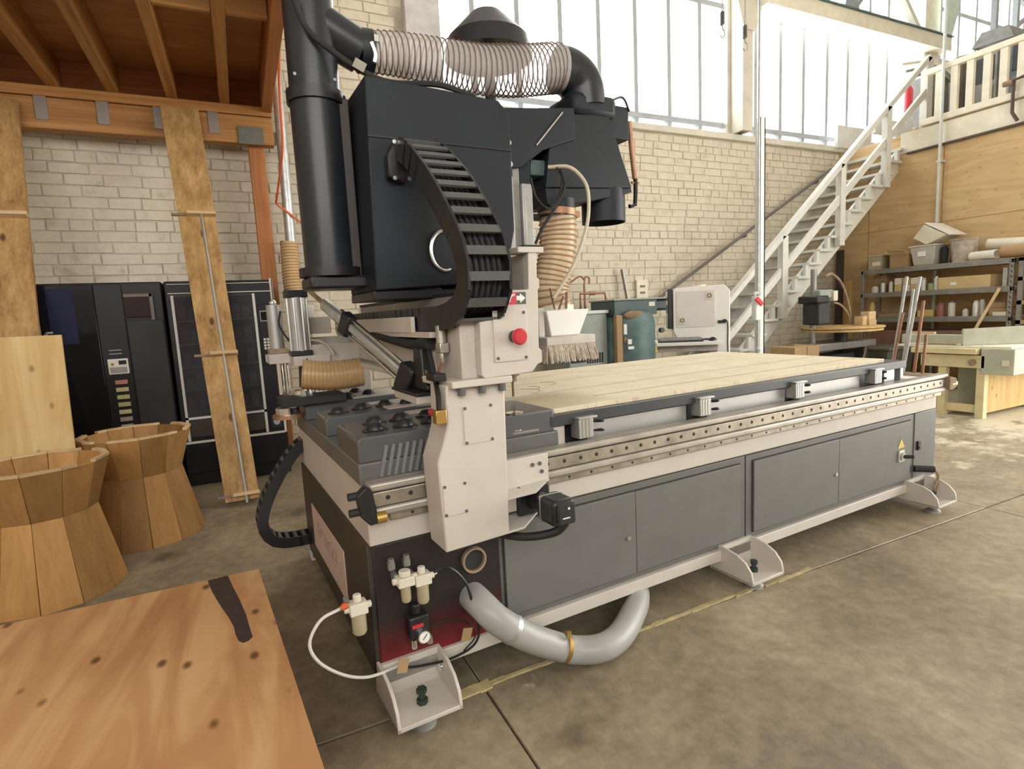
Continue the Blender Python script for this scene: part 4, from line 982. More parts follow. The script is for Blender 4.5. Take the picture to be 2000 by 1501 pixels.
MB().bar((.175, .35, 2.395), (.215, .345, 2.375), .004, .036).build('cable_tape', ft_, tc)
# dark cone cap behind the hose
MB().lathe([(.0, 2.99), (.085, 2.99), (.215, 2.86), (.235, 2.77), (0, 2.77)], (1.06, .92, 0), 28).build('collector_cap', M_duct, MR)
MB().cyl((1.06, .92, 1.5), (1.06, .92, 2.78), .03, seg=12).build('cap_stem', M_hood, MR)
# ================================================================== THINGS ROUND THE MACHINE
# ---- two hourglass planters of wooden staves
def planter(loc, label, rot):
    t = thing('wooden_planter', label, 'planter', loc, rot, 'hourglass wooden planters', local=True)
    n = 12; hw, h = .465, .73; rb, rw, rt = .350, .255, .335; th = .022
    def ring(r, z, a): return (r * math.cos(a), r * math.sin(a), z)
    for k in range(n):
        a0 = 2 * math.pi * k / n + .004; a1 = 2 * math.pi * (k + 1) / n - .004
        c = MB(); c.hexa([ring(rb, 0, a0), ring(rb, 0, a1), ring(rb - th, 0, a1), ring(rb - th, 0, a0)], [ring(rw, hw, a0), ring(rw, hw, a1), ring(rw - th, hw, a1), ring(rw - th, hw, a0)])
        c.build('lower_stave', W_stave('z'), t, bevel=.0015, seg=1)
        top = h - (.018 if k % 3 == 1 else 0)
        c = MB(); c.hexa([ring(rw, hw, a0), ring(rw, hw, a1), ring(rw - th, hw, a1), ring(rw - th, hw, a0)], [ring(rt, h, a0), ring(rt, h, a1), ring(rt - th, h, a1), ring(rt - th, h, a0)])
        us = c.build('upper_stave', W_stave('z'), t, bevel=.0015, seg=1)
        # thin rim strip on each stave, notched where two staves meet
        if k % 3 != 1:
            c = MB(); c.hexa([ring(rt + .002, h, a0), ring(rt + .002, h, a1), ring(rt - th - .004, h, a1), ring(rt - th - .004, h, a0)], [ring(rt + .004, h + .014, a0), ring(rt + .004, h + .014, a1), ring(rt - th - .004, h + .014, a1), ring(rt - th - .004, h + .014, a0)])
        else:
            am = (a0 * .6 + a1 * .4)
            c = MB(); c.hexa([ring(rt + .002, h, a0), ring(rt + .002, h, am), ring(rt - th - .004, h, am), ring(rt - th - .004, h, a0)], [ring(rt + .004, h + .014, a0), ring(rt + .004, h + .014, am), ring(rt - th - .004, h + .014, am), ring(rt - th - .004, h + .014, a0)])
        c.build('rim_strip', W_pale('x'), us)
    MB().cyl((0, 0, hw - .05), (0, 0, hw - .03), rw - th - .004, seg=12).build('inner_floor', W_stave('x'), t)
    return t
planter((-1.43, 1.95, 0), 'nearer hourglass wooden planter, cut off by the left edge of the picture', R(4))
planter((-1.065, 2.665, 0), 'farther hourglass wooden planter, between the plywood sheet and the leaning plank', R(11))

# ---- plywood in the foreground, raised on two low trestles
def ply_edge(name): return name
sheet = B(-2.60, -.30, -1.85, .62, .381, .40)
sheet.v = [(x + (.142 if x > -1 and y < 0 else 0) * 1.0 - (.067 if x > -1 and y > 0 else 0), y, z) for x, y, z in sheet.v]
o = sheet.build('plywood_sheet', M_ply_floor, bevel=.001, seg=1)
tag(o, 'knotty plywood sheet lying flat in the foreground with a dark brushed stroke', 'plywood')
st_ = MB(); edge = [(-.560, .612), (-.485, .618), (-.466, .50), (-.440, .36), (-.418, .22), (-.408, .12), (-.400, .055), (-.412, .035), (-.428, .03), (-.442, .05), (-.452, .10), (-.458, .16), (-.476, .24), (-.500, .33), (-.522, .42), (-.540, .50)]
st_.prism(edge, 'z', .4001, .4008)
st_.build('dark_stain_stroke', paint('dark_stain', (.045, .032, .034), .45, var=.3, scale=20), o, label='dark brown brushed stain stroke near the far corner')
for k, y in enumerate((.25, -1.2)):
    t = thing('low_trestle', ('low wooden trestle under the far end of the foreground plywood sheet', 'low wooden trestle under the near end of the foreground plywood sheet')[k], 'trestle', (-1.5, y, 0))
    B(-2.4, -.62, y - .045, y + .045, .29, .381).build('beam', W_plank('x'), t, bevel=.003)
    for x in (-2.2, -.85):
        for s in (-1, 1): MB().bar((x, y + s * .02, .30), (x, y + s * .16, 0), .07, .03, up=(1, 0, 0)).build('leg', W_plank('z'), t)
# ---- upright plywood sheet behind the planters
c = MB(); c.hexa([(-2.55, 2.32, 0), (-1.345, 2.32, 0), (-1.345, 2.338, 0), (-2.55, 2.338, 0)], [(-2.55, 2.42, 1.435), (-1.337, 2.42, 1.43), (-1.337, 2.438, 1.43), (-2.55, 2.438, 1.435)])
o = c.build('plywood_offcut', M_ply_up); tag(o, 'pale yellow plywood offcut standing upright behind the planters', 'plywood')
# ---- leaning planks with cleats and a metal rod
def plank(name, label, x0b, x1b, x0t, x1t, yb, yt, zt, cleats, rod, group):
    t = thing(name, label, 'plank', ((x0b + x1b) / 2, yb, 0), 0, group)
    n = Vector((0, -zt, (yt - yb))).normalized(); th = .045
    q = lambda x, y, z, d: tuple(Vector((x, y, z)) + n * d)
    c = MB(); c.hexa([q(x0b, yb, 0.03, 0), q(x1b, yb, 0.03, 0), q(x1b, yb, 0.03, -th), q(x0b, yb, 0.03, -th)], [q(x0t, yt, zt, 0), q(x1t, yt, zt, 0), q(x1t, yt, zt, -th), q(x0t, yt, zt, -th)])
    c.build('board', W_plank('z'), t, bevel=.002)
    for f in cleats:
        a = Vector((x0b, yb, 0)).lerp(Vector((x0t, yt, zt)), f); b = Vector((x1b, yb, 0)).lerp(Vector((x1t, yt, zt)), f)
        e = a.lerp(b, .25)
        MB().bar(e + n * .035, b + n * .035 + Vector((.01, 0, 0)), .03, .07, up=n).build('cleat', W_pale('x'), t, bevel=.004)
        MB().bar(a + n * .01 - Vector((.05, 0, 0)), a + n * .01 + Vector((.06, 0, 0)), .02, .02, up=n).build('peg', M_dust, t)
    if rod:
        f0, f1, fr = rod
        a = Vector((x0b + (x1b - x0b) * fr, yb, 0)).lerp(Vector((x0t + (x1t - x0t) * fr, yt, zt)), f0) + n * .05
        b = Vector((x0b + (x1b - x0b) * fr, yb, 0)).lerp(Vector((x0t + (x1t - x0t) * fr, yt, zt)), f1) + n * .05
        MB().cyl(a, b, .011, seg=10).build('metal_rod', M_alu, t)
    return t
plank('leaning_plank', 'long leaning plank in front of the vending machines, with cleats holding a metal rod', -.585, -.335, -.80, -.49, 3.02, 4.315, 3.46, (.02, .345, .70), (.0, .705, .62), 'planks leaning on the loft beam')
plank('leaning_plank', 'wide plank leaning at the left picture edge, standing behind the plywood offcut', -1.95, -1.67, -2.13, -1.83, 3.02, 4.30, 3.40, (.35, .70), None, 'planks leaning on the loft beam')

# ---- vending machines
M_vend = paint('vending_black', (.011, .012, .014), .45, var=.3, scale=3, spec=.3)
M_vdark = paint('vending_charcoal', (.022, .022, .022), .65, var=.2, bump=.1, bscale=300)
M_vtrim = paint('vending_trim_white', (.66, .64, .58), .5, var=.06)
M_vglass = paint('dark_display_glass', (.008, .009, .013), .1, var=.2, spec=.4)
VY = 3.84
v1 = thing('drink_vending_machine', 'black drink vending machine with a coin panel and a column of lit buttons', 'vending machine', (-1.36, VY, 0))
B(-1.80, -.925, VY + .02, VY + .56, .0, 1.845).build('cabinet', M_vend, v1, bevel=.01)
B(-1.795, -1.415, VY, VY + .02, .12, 1.83).build('display_panel', M_vglass, v1, bevel=.004)
B(-1.73, -1.55, VY - .004, VY, 1.35, 1.80).build('blue_poster', paint('dark_blue_print', (.006, .007, .035), .5, var=.5, scale=9, spec=.2), v1)
B(-1.41, -1.215, VY, VY + .02, .10, 1.83).build('selection_column', M_vend, v1, bevel=.004)
MB().tube([(-1.765, VY - .02, .95), (-1.765, VY - .04, .97), (-1.765, VY - .04, 1.42), (-1.745, VY - .04, 1.45), (-1.72, VY - .01, 1.45)], .012, 8).build('grab_handle', M_shelf, v1)
B(-1.205, -.94, VY, VY + .02, .12, 1.52).build('door_panel', M_vdark, v1, bevel=.004)
B(-1.205, -1.01, VY - .002, VY + .02, 1.55, 1.72).build('sign_panel', paint('dark_maroon', (.024, .008, .008), .5, spec=.2), v1)
for a in ((-1.205, -1.0, 1.72, 1.745), (-1.02, -.995, 1.52, 1.745)): B(a[0], a[1], VY - .006, VY + .004, a[2], a[3]).build('sign_trim', paint('bronze_trim', (.14, .10, .08), .5) if 'bronze_trim' not in MATS else MATS['bronze_trim'], v1)
cp = B(-1.378, -1.232, VY - .012, VY, 1.075, 1.205).build('coin_panel', M_foam, v1, bevel=.003)
B(-1.30, -1.245, VY - .014, VY - .012, 1.155, 1.19).build('coin_slot_plate', M_vend, cp)
MB().cyl((-1.345, VY - .012, 1.16), (-1.345, VY - .016, 1.16), .012, seg=12).build('coin_button', M_dust, cp)
B(-1.366, -1.245, VY - .014, VY - .012, 1.085, 1.135).box(-1.345, -1.275, VY - .016, VY - .014, 1.097, 1.124).build('bill_slot', M_shelf, cp)
for k in range(2): B(-1.36, -1.27, VY - .003, VY, 1.245 + k * .03, 1.252 + k * .03).build('instruction_strip', M_shelf, v1)
cols = [(.48, .20, .14), (.55, .47, .24), (.48, .50, .20), (.46, .47, .22), (.60, .56, .32), (.40, .34, .28), (.40, .44, .42)]
for k, cc in enumerate(cols):
    z = 1.005 - k * .064
    B(-1.345 + k * .0, -1.255 + k * .0, VY - .014, VY, z - .018, z + .018).build('selection_button', paint('button_%d' % k, cc, .4, var=.15, scale=20), v1, bevel=.003)
v2 = thing('snack_vending_machine', 'black glass front snack vending machine outlined in white strips', 'vending machine', (-.47, VY, 0))
B(-.905, -.03, VY + .02, VY + .56, .0, 1.845).build('cabinet', M_vend, v2, bevel=.01)
B(-.90, -.035, VY, VY + .02, .12, 1.83).build('front_frame', M_vend, v2, bevel=.004)
gx0, gx1, gz0, gz1 = -.84, -.215, .66, 1.70
B(gx0 - .015, gx1 + .015, VY - .003, VY + .0, .45, 1.72).build('display_back', paint('display_interior', (.020, .018, .020), .5, var=.5, scale=8), v2)
for a in ((gx0 - .022, gx0, .42, 1.72), (gx1, gx1 + .022, .42, 1.72), (gx0 - .022, gx1 + .022, .615, .637), (gx0 - .05, -.05, .395, .415), (-.055, -.035, .40, .66), (-.88, -.05, 1.735, 1.742), (-.88, -.05, 1.815, 1.82)):
    B(a[0], a[1], VY - .012, VY + .002, a[2], a[3]).build('trim_strip', M_vtrim, v2)
rs_ = random.Random(9); snack = [(.20, .04, .03), (.06, .08, .18), (.22, .16, .04), (.10, .10, .10), (.05, .12, .05), (.20, .10, .12), (.24, .22, .20)]
for r_ in range(5):
    z = .68 + r_ * .205
    B(gx0, gx1, VY - .010, VY - .003, z - .012, z).build('snack_shelf', M_shelf, v2)
    for k in range(7):
        x = gx0 + .02 + k * .085
        B(x, x + .062, VY - .016, VY - .004, z, z + .10 + rs_.random() * .05).build('snack_pack', paint('snack_%d' % (k % 7), snack[k % 7], .4, var=.4, scale=30) if 'snack_%d' % (k % 7) not in MATS else MATS['snack_%d' % (k % 7)], v2, bevel=.004)
B(gx0, gx1, VY - .014, VY - .006, .45, .60).build('delivery_flap', paint('smoked_flap', (.05, .042, .035), .25), v2, bevel=.004)
B(gx0, gx1, VY - .026, VY - .022, gz0 - .02, 1.71).build('display_glass', clear('smoked_glass', (.50, .50, .52), .93, .06), v2)
kp = B(-.175, -.06, VY - .006, VY, 1.05, 1.62).build('keypad_panel', M_vend, v2, bevel=.003)
B(-.165, -.075, VY - .009, VY - .006, 1.46, 1.56).build('keypad_screen', M_shelf, kp); B(-.158, -.082, VY - .011, VY - .009, 1.47, 1.55).build('keypad_screen_face', M_vglass, kp)
for i in range(3):
    for j in range(4): B(-.155 + i * .028, -.135 + i * .028, VY - .011, VY - .006, 1.20 + j * .028, 1.22 + j * .028).build('key', M_vtrim, kp)
B(-.155, -.115, VY - .012, VY - .006, 1.08, 1.15).build('coin_return', M_steel, kp)
cd = B(-.165, -.065, VY - .008, VY, .45, .57).build('coin_door', M_vdark, v2, bevel=.003)
MB().cyl((-.115, VY - .008, .51), (-.115, VY - .018, .51), .03, seg=16).build('coin_knob', M_galv, cd)

# ---- duct, hose and cables by the loft corner
t = thing('wall_dust_duct', 'slim galvanised dust duct with a tan flexible hose below, beside the loft post', 'duct', (.21, 4.42, 0))
MB().cyl((.22, 4.43, 2.25), (.25, 4.43, 5.4), .052, seg=20).build('duct_pipe', M_galv, t)
tp = [(.20, 4.42, 2.26), (.19, 4.41, 2.0), (.19, 4.40, 1.7), (.20, 4.40, 1.2)]
th_ = MB().tube(spline(tp, 10), .085, 18, caps=False).build('flexible_hose', paint('tan_hose_wall', (.58, .40, .20), .6), t)
MB().tube(helix(spline(tp, 10), .086, .03, 12), .006, 5).build('hose_coil', M_rib_tan, th_)
MB().tube(spline([(.20, 2.9, 3.95), (.165, 3.4, 3.50), (.162, 3.7, 3.0), (.12, 4.2, 2.70), (.115, 4.35, 2.63), (.20, 4.36, 2.56), (.40, 4.40, 2.40), (.7, 4.45, 2.15)], 12), .011, 8).build('extension_cord', M_orange)
tag(bpy.data.objects['extension_cord'], 'orange extension cord hanging from the loft corner', 'cord')
t = thing('cable_bundle', 'dark pulley clamp with cables hanging on the end of the loft rim', 'cable clamp', (.14, 1.9, 3.1))
c = MB(); c.box(.155, .20, 1.78, 1.84, 3.0, 3.6); c.cyl((.15, 1.80, 3.15), (.215, 1.80, 3.15), .05, seg=14); c.build('clamp_body', M_shelf, t, bevel=.006)
MB().cyl((.185, 1.77, 3.02), (.185, 1.77, 3.18), .016, seg=10).build('clamp_screw', M_chrome, t)
MB().tube(spline([(.19, 1.80, 3.6), (.17, 1.75, 3.3), (.20, 1.72, 3.12), (.21, 1.70, 2.9)], 8), .012, 6).build('hanging_cable', M_matte, t)
B(.16, .19, 4.50, 4.66, 3.28, 3.36).build('wall_bracket', M_shelf); tag(bpy.data.objects['wall_bracket'], 'small dark bracket on the brick wall behind the duct', 'bracket')

# ---- control console on a pedestal
t = thing('control_console', 'white control cabinet on a pedestal with a chamfered foot and keyboard tray', 'control cabinet', (3.72, 2.30, 0), R(-38), local=True)
bx = MB(); bx.prism([(-.21, 1.09), (-.25, 1.17), (-.25, 1.55), (-.235, 1.575), (.21, 1.585), (.26, 1.53), (.26, .0), (.14, .0), (.14, 1.09)], 'y', -.22, .22)
bx.build('cabinet_shell', M_white_print, t, bevel=.006)
B(-.225, .125, -.228, -.22, 1.20, 1.54).build('cabinet_door', paint('console_paint', (.70, .67, .66), .45, var=.04), t, bevel=.003)
B(-.295, -.25, -.17, .20, 1.19, 1.57).build('monitor', M_black, t, bevel=.004)
B(-.298, -.295, -.155, .185, 1.205, 1.555).build('monitor_screen', M_vglass, t)
for x, z in ((.075, 1.49), (-.17, 1.27)):
    h = B(x - .035, x + .035, -.234, -.228, z - .04, z + .04).build('vent_plate', M_foam, t, bevel=.002)
    MB().pipe((x, -.234, z), (x, -.242, z), .022, .013, 16).build('vent_ring', M_dust, h)
B(-.42, .16, -.46, .10, 1.045, 1.075).build('keyboard_tray', M_white_print, t, bevel=.004)
B(-.40, .14, -.32, .08, .98, 1.045).build('tray_drawer', M_white_dirty, t, bevel=.004)
B(.14, .255, -.215, .215, .02, 1.0).build('pedestal', M_white, t, bevel=.006)
B(-.25, .40, -.28, .28, 0, .03).build('base_plate', M_shelf, t, bevel=.004)
MB().cyl((.0, 0, 1.575), (.0, 0, 1.60), .07, seg=16).build('top_light', M_foam, t)
MB().tube(spline([(.17, -.235, 1.24), (.21, -.25, 1.26), (.235, -.24, 1.22), (.235, -.235, 1.05), (.24, -.235, .90)], 8), .005, 6).box(.15, .22, -.25, -.225, 1.23, 1.255).build('headset_hook', M_matte, t)
Tm = Matrix.Translation((3.72, 2.30, 0)) @ Matrix.Rotation(R(-38), 4, 'Z')
def at(o, x, y, z): o.location = Tm @ Vector((x, y, z)); o.rotation_euler = (0, 0, R(-38)); return o
kb = thing('keyboard', 'black keyboard on the console tray', 'keyboard', (0, 0, 0), 0, local=True)
MB().prism([(-.09, .0), (.09, .0), (.09, .028), (-.09, .014)], 'x', -.20, .20).build('keyboard_body', M_black, kb, bevel=.003); at(kb, -.20, -.335, 1.0765)
for k in range(4): B(-.18, .18, -.07 + k * .036, -.045 + k * .036, .016 + k * .004, .024 + k * .004).build('key_row', M_shelf, kb, kind='stuff')
ms = MB().sphere((0, 0, .0), .035, .055, .034, zmin=0).cyl((0, 0, 0), (0, 0, .002), .034, seg=14).build('mouse', M_black); tag(ms, 'dark computer mouse on the console tray beside the keyboard', 'mouse'); at(ms, .09, -.33, 1.0765)
# ---- air compressor with receiver tank, dryer and pipework
t = thing('air_compressor', 'blue green air compressor tank with a dark motor housing on top', 'air compressor', (4.06, 3.85, 0))
MB().lathe([(0, .12), (.20, .12), (.33, .20), (.365, .30), (.365, 1.22), (.33, 1.34), (.22, 1.41), (0, 1.44)], (4.0, 3.85, 0), 32).build('receiver_tank', M_green, t)
for a in (30, 150, 270): B(4.08 + .3 * math.cos(R(a)) - .03, 4.08 + .3 * math.cos(R(a)) + .03, 3.85 + .3 * math.sin(R(a)) - .03, 3.85 + .3 * math.sin(R(a)) + .03, 0, .3).build('leg', M_green_dark, t)
B(3.66, 4.30, 3.60, 4.10, 1.32, 1.50).build('motor_housing', M_green_dark, t, bevel=.008)
B(4.30, 4.60, 3.64, 4.05, 1.36, 1.50).build('motor_cowl', paint('blue_black_cowl', (.035, .045, .055), .5), t, bevel=.03)
B(3.64, 4.62, 3.58, 4.12, 1.50, 1.52).build('housing_lid', M_greygreen, t, bevel=.004)
MB().sphere((3.92, 3.56, 1.32), .16, .05, .06).build('dusty_shoulder', M_dust, t)
B(4.17, 4.26, 3.594, 3.60, 1.42, 1.47).build('rating_plate', M_foam, t)
B(3.66, 3.74, 3.56, 3.62, .15, 1.33).build('upright_pipe', M_card, t)
th1 = lambda x, z0, z1, w, m, nm: B(x - w / 2 - .08, x + w / 2 - .08, 3.85 - math.sqrt(max(.0, .37 ** 2 - (x - 4.08) ** 2)) - .006, 3.85 - math.sqrt(max(.0, .37 ** 2 - (x - 4.08) ** 2)) + .012, z0, z1).build(nm, m, t)
th1(3.86, 1.10, 1.22, .05, M_white_print, 'tank_label'); th1(3.90, .98, 1.04, .06, M_white_print, 'tank_label'); th1(3.92, .92, .955, .11, M_white_print, 'tank_label'); th1(3.86, 1.0, 1.06, .05, M_redmark if False else M_dust, 'tank_label')
th1(4.40, .84, .98, .075, M_yellow, 'yellow_tag'); th1(4.42, 1.02, 1.15, .03, M_white_print, 'gauge_strip')
MB().cyl((4.30, 3.55, 1.12), (4.30, 3.50, 1.12), .03, seg=12).build('tank_port', M_green_dark, t)
t = thing('air_dryer', 'pale grey green air dryer box beside the compressor', 'dryer', (3.37, 3.95, 0))
B(3.08, 3.62, 3.70, 4.25, 0, 1.36).build('dryer_case', M_greygreen, t, bevel=.01)
B(3.06, 3.64, 3.68, 4.27, 1.36, 1.40).build('dryer_top', M_pale_steel, t, bevel=.008)
for k in range(7): B(3.32 + k * .035, 3.34 + k * .035, 3.694, 3.70, .78, .90).build('vent_slot', M_gap, t)
B(3.10, 3.30, 3.692, 3.70, .80, .88).build('vent_slot', M_gap, t)
c = MB(); P_ = [(3.64, 4.3, 1.36), (3.64, 4.3, 1.62), (4.02, 4.3, 1.62), (4.04, 4.3, 1.52)]
c.tube(P_, .016, 8); c.tube([(3.72, 4.32, 1.2), (3.72, 4.32, 1.74)], .014, 8); c.tube(spline([(3.72, 4.32, 1.74), (3.74, 4.32, 1.83), (3.80, 4.32, 1.82), (3.80, 4.32, 1.74)], 6), .012, 6)
c.tube(spline([(3.30, 4.40, 1.60), (3.5, 4.38, 1.74), (3.66, 4.34, 1.84), (3.72, 4.32, 1.80)], 8), .013, 6); c.cyl((3.80, 4.32, 1.62), (3.88, 4.32, 1.62), .024, seg=8)
tag(c.build('air_pipework', M_copper), 'rusty brown air pipes standing above the compressor', 'pipe')
c = MB(); c.bar((4.55, 4.62, 1.95), (4.70, 4.52, .8), .05, .03, up=(1, 0, 0)); tag(c.build('leaning_bar', M_shelf), 'grey metal bar leaning on the brick wall behind the compressor', 'bar')
t = thing('louvre_plate', 'cream louvred metal plate leaning on the brick wall behind the compressor', 'plate', (4.93, 4.62, 1.45))
B(4.83, 5.03, 4.66, 4.69, 1.0, 1.80).build('plate_body', M_cream, t, bevel=.004)
for k in range(4): B(4.89, 4.97, 4.65, 4.66, 1.42 + k * .09, 1.45 + k * .09).build('plate_slot', M_dust, t)

# ---- air drop post with red valve handle
t = thing('air_drop_post', 'tall pale metal post with an air pipe and red valve handle', 'post', (4.93, 2.62, 0))
c = MB(); c.box(4.90, 4.985, 2.60, 2.615, 0, 3.37); c.box(4.90, 4.915, 2.60, 2.66, 0, 3.37); c.box(4.97, 4.985, 2.60, 2.66, 0, 3.37)
c.build('channel_post', M_pale_steel, t)
MB().cyl((4.875, 2.59, .3), (4.865, 2.59, 7.4), .014, seg=10).build('air_pipe', M_galv, t)
for z in (.88, 1.50): MB().sphere((4.88, 2.585, z), .03).build('pipe_coupling', M_pale_steel, t)
B(4.78, 4.86, 2.54, 2.60, 1.20, 1.47).build('valve_body', M_pale_steel, t, bevel=.012)
MB().bar((4.765, 2.52, 1.45), (4.835, 2.50, 1.37), .025, .05).build('valve_handle', paint('valve_red', (.75, .05, .05), .4), t, bevel=.008)
MB().tube(spline([(4.80, 2.58, 1.47), (4.82, 2.58, 1.50), (4.87, 2.585, 1.49)], 6), .02, 8).build('valve_pipe', M_galv, t)
# ---- drill press area under the stairs
t = thing('drill_press', 'dark drill press with a round plywood table and bent hoses, under the stairs', 'drill press', (7.1, 3.25, 0))
M_dk = paint('dark_machine_enamel', (.030, .034, .034), .55, var=.3)
MB().cyl((7.2, 3.2, .985), (7.2, 3.2, 1.005), .52, seg=40).build('round_table', M_ply_up, t)
MB().cyl((7.2, 3.2, .945), (7.2, 3.2, .975), .50, seg=40).build('round_table', M_ply_up, t)
B(6.66, 6.90, 3.15, 3.40, 1.05, 1.38).build('head', M_dk, t, bevel=.02)
B(6.56, 6.80, 3.10, 3.40, 1.34, 1.44).build('belt_guard', M_black, t, bevel=.02)
B(6.72, 7.0, 3.18, 3.42, 1.40, 1.52).build('motor', M_greygreen, t, bevel=.02)
B(6.96, 7.05, 3.15, 3.3, 1.36, 1.50).build('switch_box', M_foam, t, bevel=.01)
MB().cyl((6.75, 3.3, 0), (6.75, 3.3, 1.8), .04, seg=14).build('column', M_shelf, t)
B(6.45, 7.75, 3.05, 3.5, .70, .80).build('bench_top', M_shelf, t, bevel=.01)
B(6.62, 7.5, 3.2, 3.5, .04, .62).build('bench_cabinet', M_dk, t, bevel=.01)
B(6.50, 6.60, 3.1, 3.2, 0, .70).box(7.55, 7.65, 3.1, 3.2, 0, .70).box(6.50, 6.60, 3.4, 3.5, 0, .70).box(7.55, 7.65, 3.4, 3.5, 0, .70).build('bench_frame', M_dk, t)
MB().cyl((7.2, 3.2, .80), (7.2, 3.2, .945), .08, seg=14).build('table_stem', M_dk, t)
MB().tube(spline([(6.85, 3.2, 1.70), (7.0, 3.2, 1.72), (7.2, 3.2, 1.58), (7.35, 3.2, 1.30), (7.42, 3.2, 1.02)], 10), .016, 8).build('dust_hose', M_dust, t)
MB().tube(spline([(7.0, 3.18, 1.34), (7.15, 3.18, 1.30), (7.30, 3.18, 1.18), (7.38, 3.18, 1.03)], 10), .014, 8).build('dust_hose', M_dust, t)
MB().tube(spline([(7.6, 3.1, .70), (7.52, 3.1, .5), (7.3, 3.1, .40), (7.1, 3.1, .38)], 10), .016, 8).build('dust_hose', M_dust, t)
k0 = 0
for (x, y, z0, z1, lb) in ((7.50, 3.02, 1.0055, 1.075, 'lower wooden block of a small stack on the round drill press table'), (7.50, 3.03, 1.0765, 1.19, 'upper pale wooden block stacked on the round drill press table'), (7.37, 3.05, 1.0055, 1.13, 'thin wooden block leaning at the left of the block stack')):
    wdt = (.12, .11, .05)[k0]; tag(B(x - wdt / 1.0 * .5, x + wdt * .5 + .04, y - .06, y + .06, z0, z1).build('wood_block', W_pale('x'), bevel=.003), lb, 'wood block', 'blocks on the drill press table'); k0 += 1
t = thing('cardboard_box', 'brown cardboard box with a folded seam at the foot of the stairs', 'box', (6.25, 3.15, 0))
B(5.98, 6.45, 2.98, 3.35, 0, .80).build('carton', M_card, t, bevel=.004); MB().bar((6.21, 3.165, .805), (6.21, 3.36, .80), .003, .02).bar((6.21, 2.976, .80), (6.21, 2.976, .3), .006, .003).build('carton_seam', M_dust, t)
c = MB(); c.bar((8.95, 4.45, 0), (9.12, 4.55, 2.2), .12, .04, up=(1, 0, 0)); tag(c.build('dark_board', paint('dark_board_stain', (.07, .05, .04), .7)), 'narrow dark board leaning in the corner under the stairs', 'board')
c = MB(); c.bar((8.60, 4.02, .6), (8.62, 4.05, 1.66), .03, .14, up=(1, 0, 0)); c.bar((8.60, 4.02, 0), (8.60, 4.02, .6), .03, .14, up=(1, 0, 0)); tag(c.build('pale_offcut', W_plank('z')), 'pale warped board standing at the end of the steel shelving', 'board')
t = thing('storage_tub', 'dark olive storage tub on the floor before the shelving', 'tub', (7.95, 3.3, 0))
c = MB(); c.hexa([(7.92, 3.0, 0), (8.45, 3.0, 0), (8.45, 3.6, 0), (7.92, 3.6, 0)], [(7.87, 2.95, .62), (8.5, 2.95, .62), (8.5, 3.65, .62), (7.87, 3.65, .62)]); c.build('tub_body', paint('olive_plastic', (.13, .13, .09), .6, var=.3), t, bevel=.02)
B(7.84, 8.53, 2.92, 3.68, .62, .66).build('tub_lid', paint('olive_lid', (.17, .17, .13), .6, var=.2), t, bevel=.01)
# ---- steel shelving and what stands on it
SX0, SX1, SY0, SY1 = 8.66, 9.12, 1.90, 3.88
t = thing('steel_shelving', 'grey steel boltless shelving rack against the plywood wall', 'shelving', (8.93, 2.9, 0))
for x in (SX0, SX1 - .04):
    for y in (SY0, SY1 - .05):
        p_ = B(x, x + .04, y, y + .05, 0, 1.795).build('upright', M_shelf, t, bevel=.003)
        if x == SX0 and y == SY0:
            for k in range(16): MB().prism([(y + .012, .75 + k * .066), (y + .034, .78 + k * .066), (y + .034, .79 + k * .066), (y + .012, .77 + k * .066)], 'x', x - .002, x).build('keyhole', M_gap, p_)
ZS = (1.055, 1.44, 1.80)
for z in (.50,) + ZS:
    s_ = B(SX0 + .01, SX1, SY0, SY1, z - .012, z).build('shelf_board', M_card_pale, t)
    B(SX0 - .006, SX0 + .02, SY0 + .05, SY1 - .05, z - .07, z + .004).build('shelf_beam', M_shelf, s_, bevel=.003)
    B(SX1 - .02, SX1, SY0, SY1, z - .07, z + .004).build('shelf_beam', M_shelf, s_)
    for y in (SY0, SY1 - .03): B(SX0, SX1, y, y + .03, z - .06, z - .012).build('shelf_tie', M_shelf, s_)
t = thing('steel_shelving', 'second shelving rack, only its end seen at the right picture edge', 'shelving', (8.93, 1.3, 0))
for x in (SX0, SX1 - .04):
    for y in (.7, 1.80): B(x, x + .04, y, y + .05, 0, 1.795).build('upright', M_shelf, t)
for z in (1.0, 1.25, 1.55, 1.80): B(SX0, SX1, .7, 1.85, z - .05, z).build('shelf_board', M_card, t)
def crate(nm, lb, cat, y0, y1, x0, x1, z, h, m, lid=None, flap=False, bev=.005, g=None):
    t = thing(nm, lb, cat, ((x0 + x1) / 2, (y0 + y1) / 2, z), 0, g)
    B(x0, x1, y0, y1, z, z + h).build('body', m, t, bevel=bev)
    if lid: B(x0 - .008, x1 + .008, y0 - .008, y1 + .008, z + h, z + h + .018).build('lid', lid, t, bevel=.004)
    if flap:
        MB().hexa([(x0, y0, z + h), (x0, y1, z + h), (x0 + .01, y1, z + h), (x0 + .01, y0, z + h)], [(x0 - .10, y0, z + h + .05), (x0 - .10, y1, z + h + .08), (x0 - .09, y1, z + h + .085), (x0 - .09, y0, z + h + .055)]).build('flap', M_card_pale, t)
        MB().hexa([(x0, y1, z + h), (x1, y1, z + h), (x1, y1 - .01, z + h), (x0, y1 - .01, z + h)], [(x0, y1 + .09, z + h + .06), (x1, y1 + .09, z + h + .06), (x1, y1 + .08, z + h + .07), (x0, y1 + .08, z + h + .07)]).build('flap', M_card_pale, t)
    return t
Z3 = 1.804
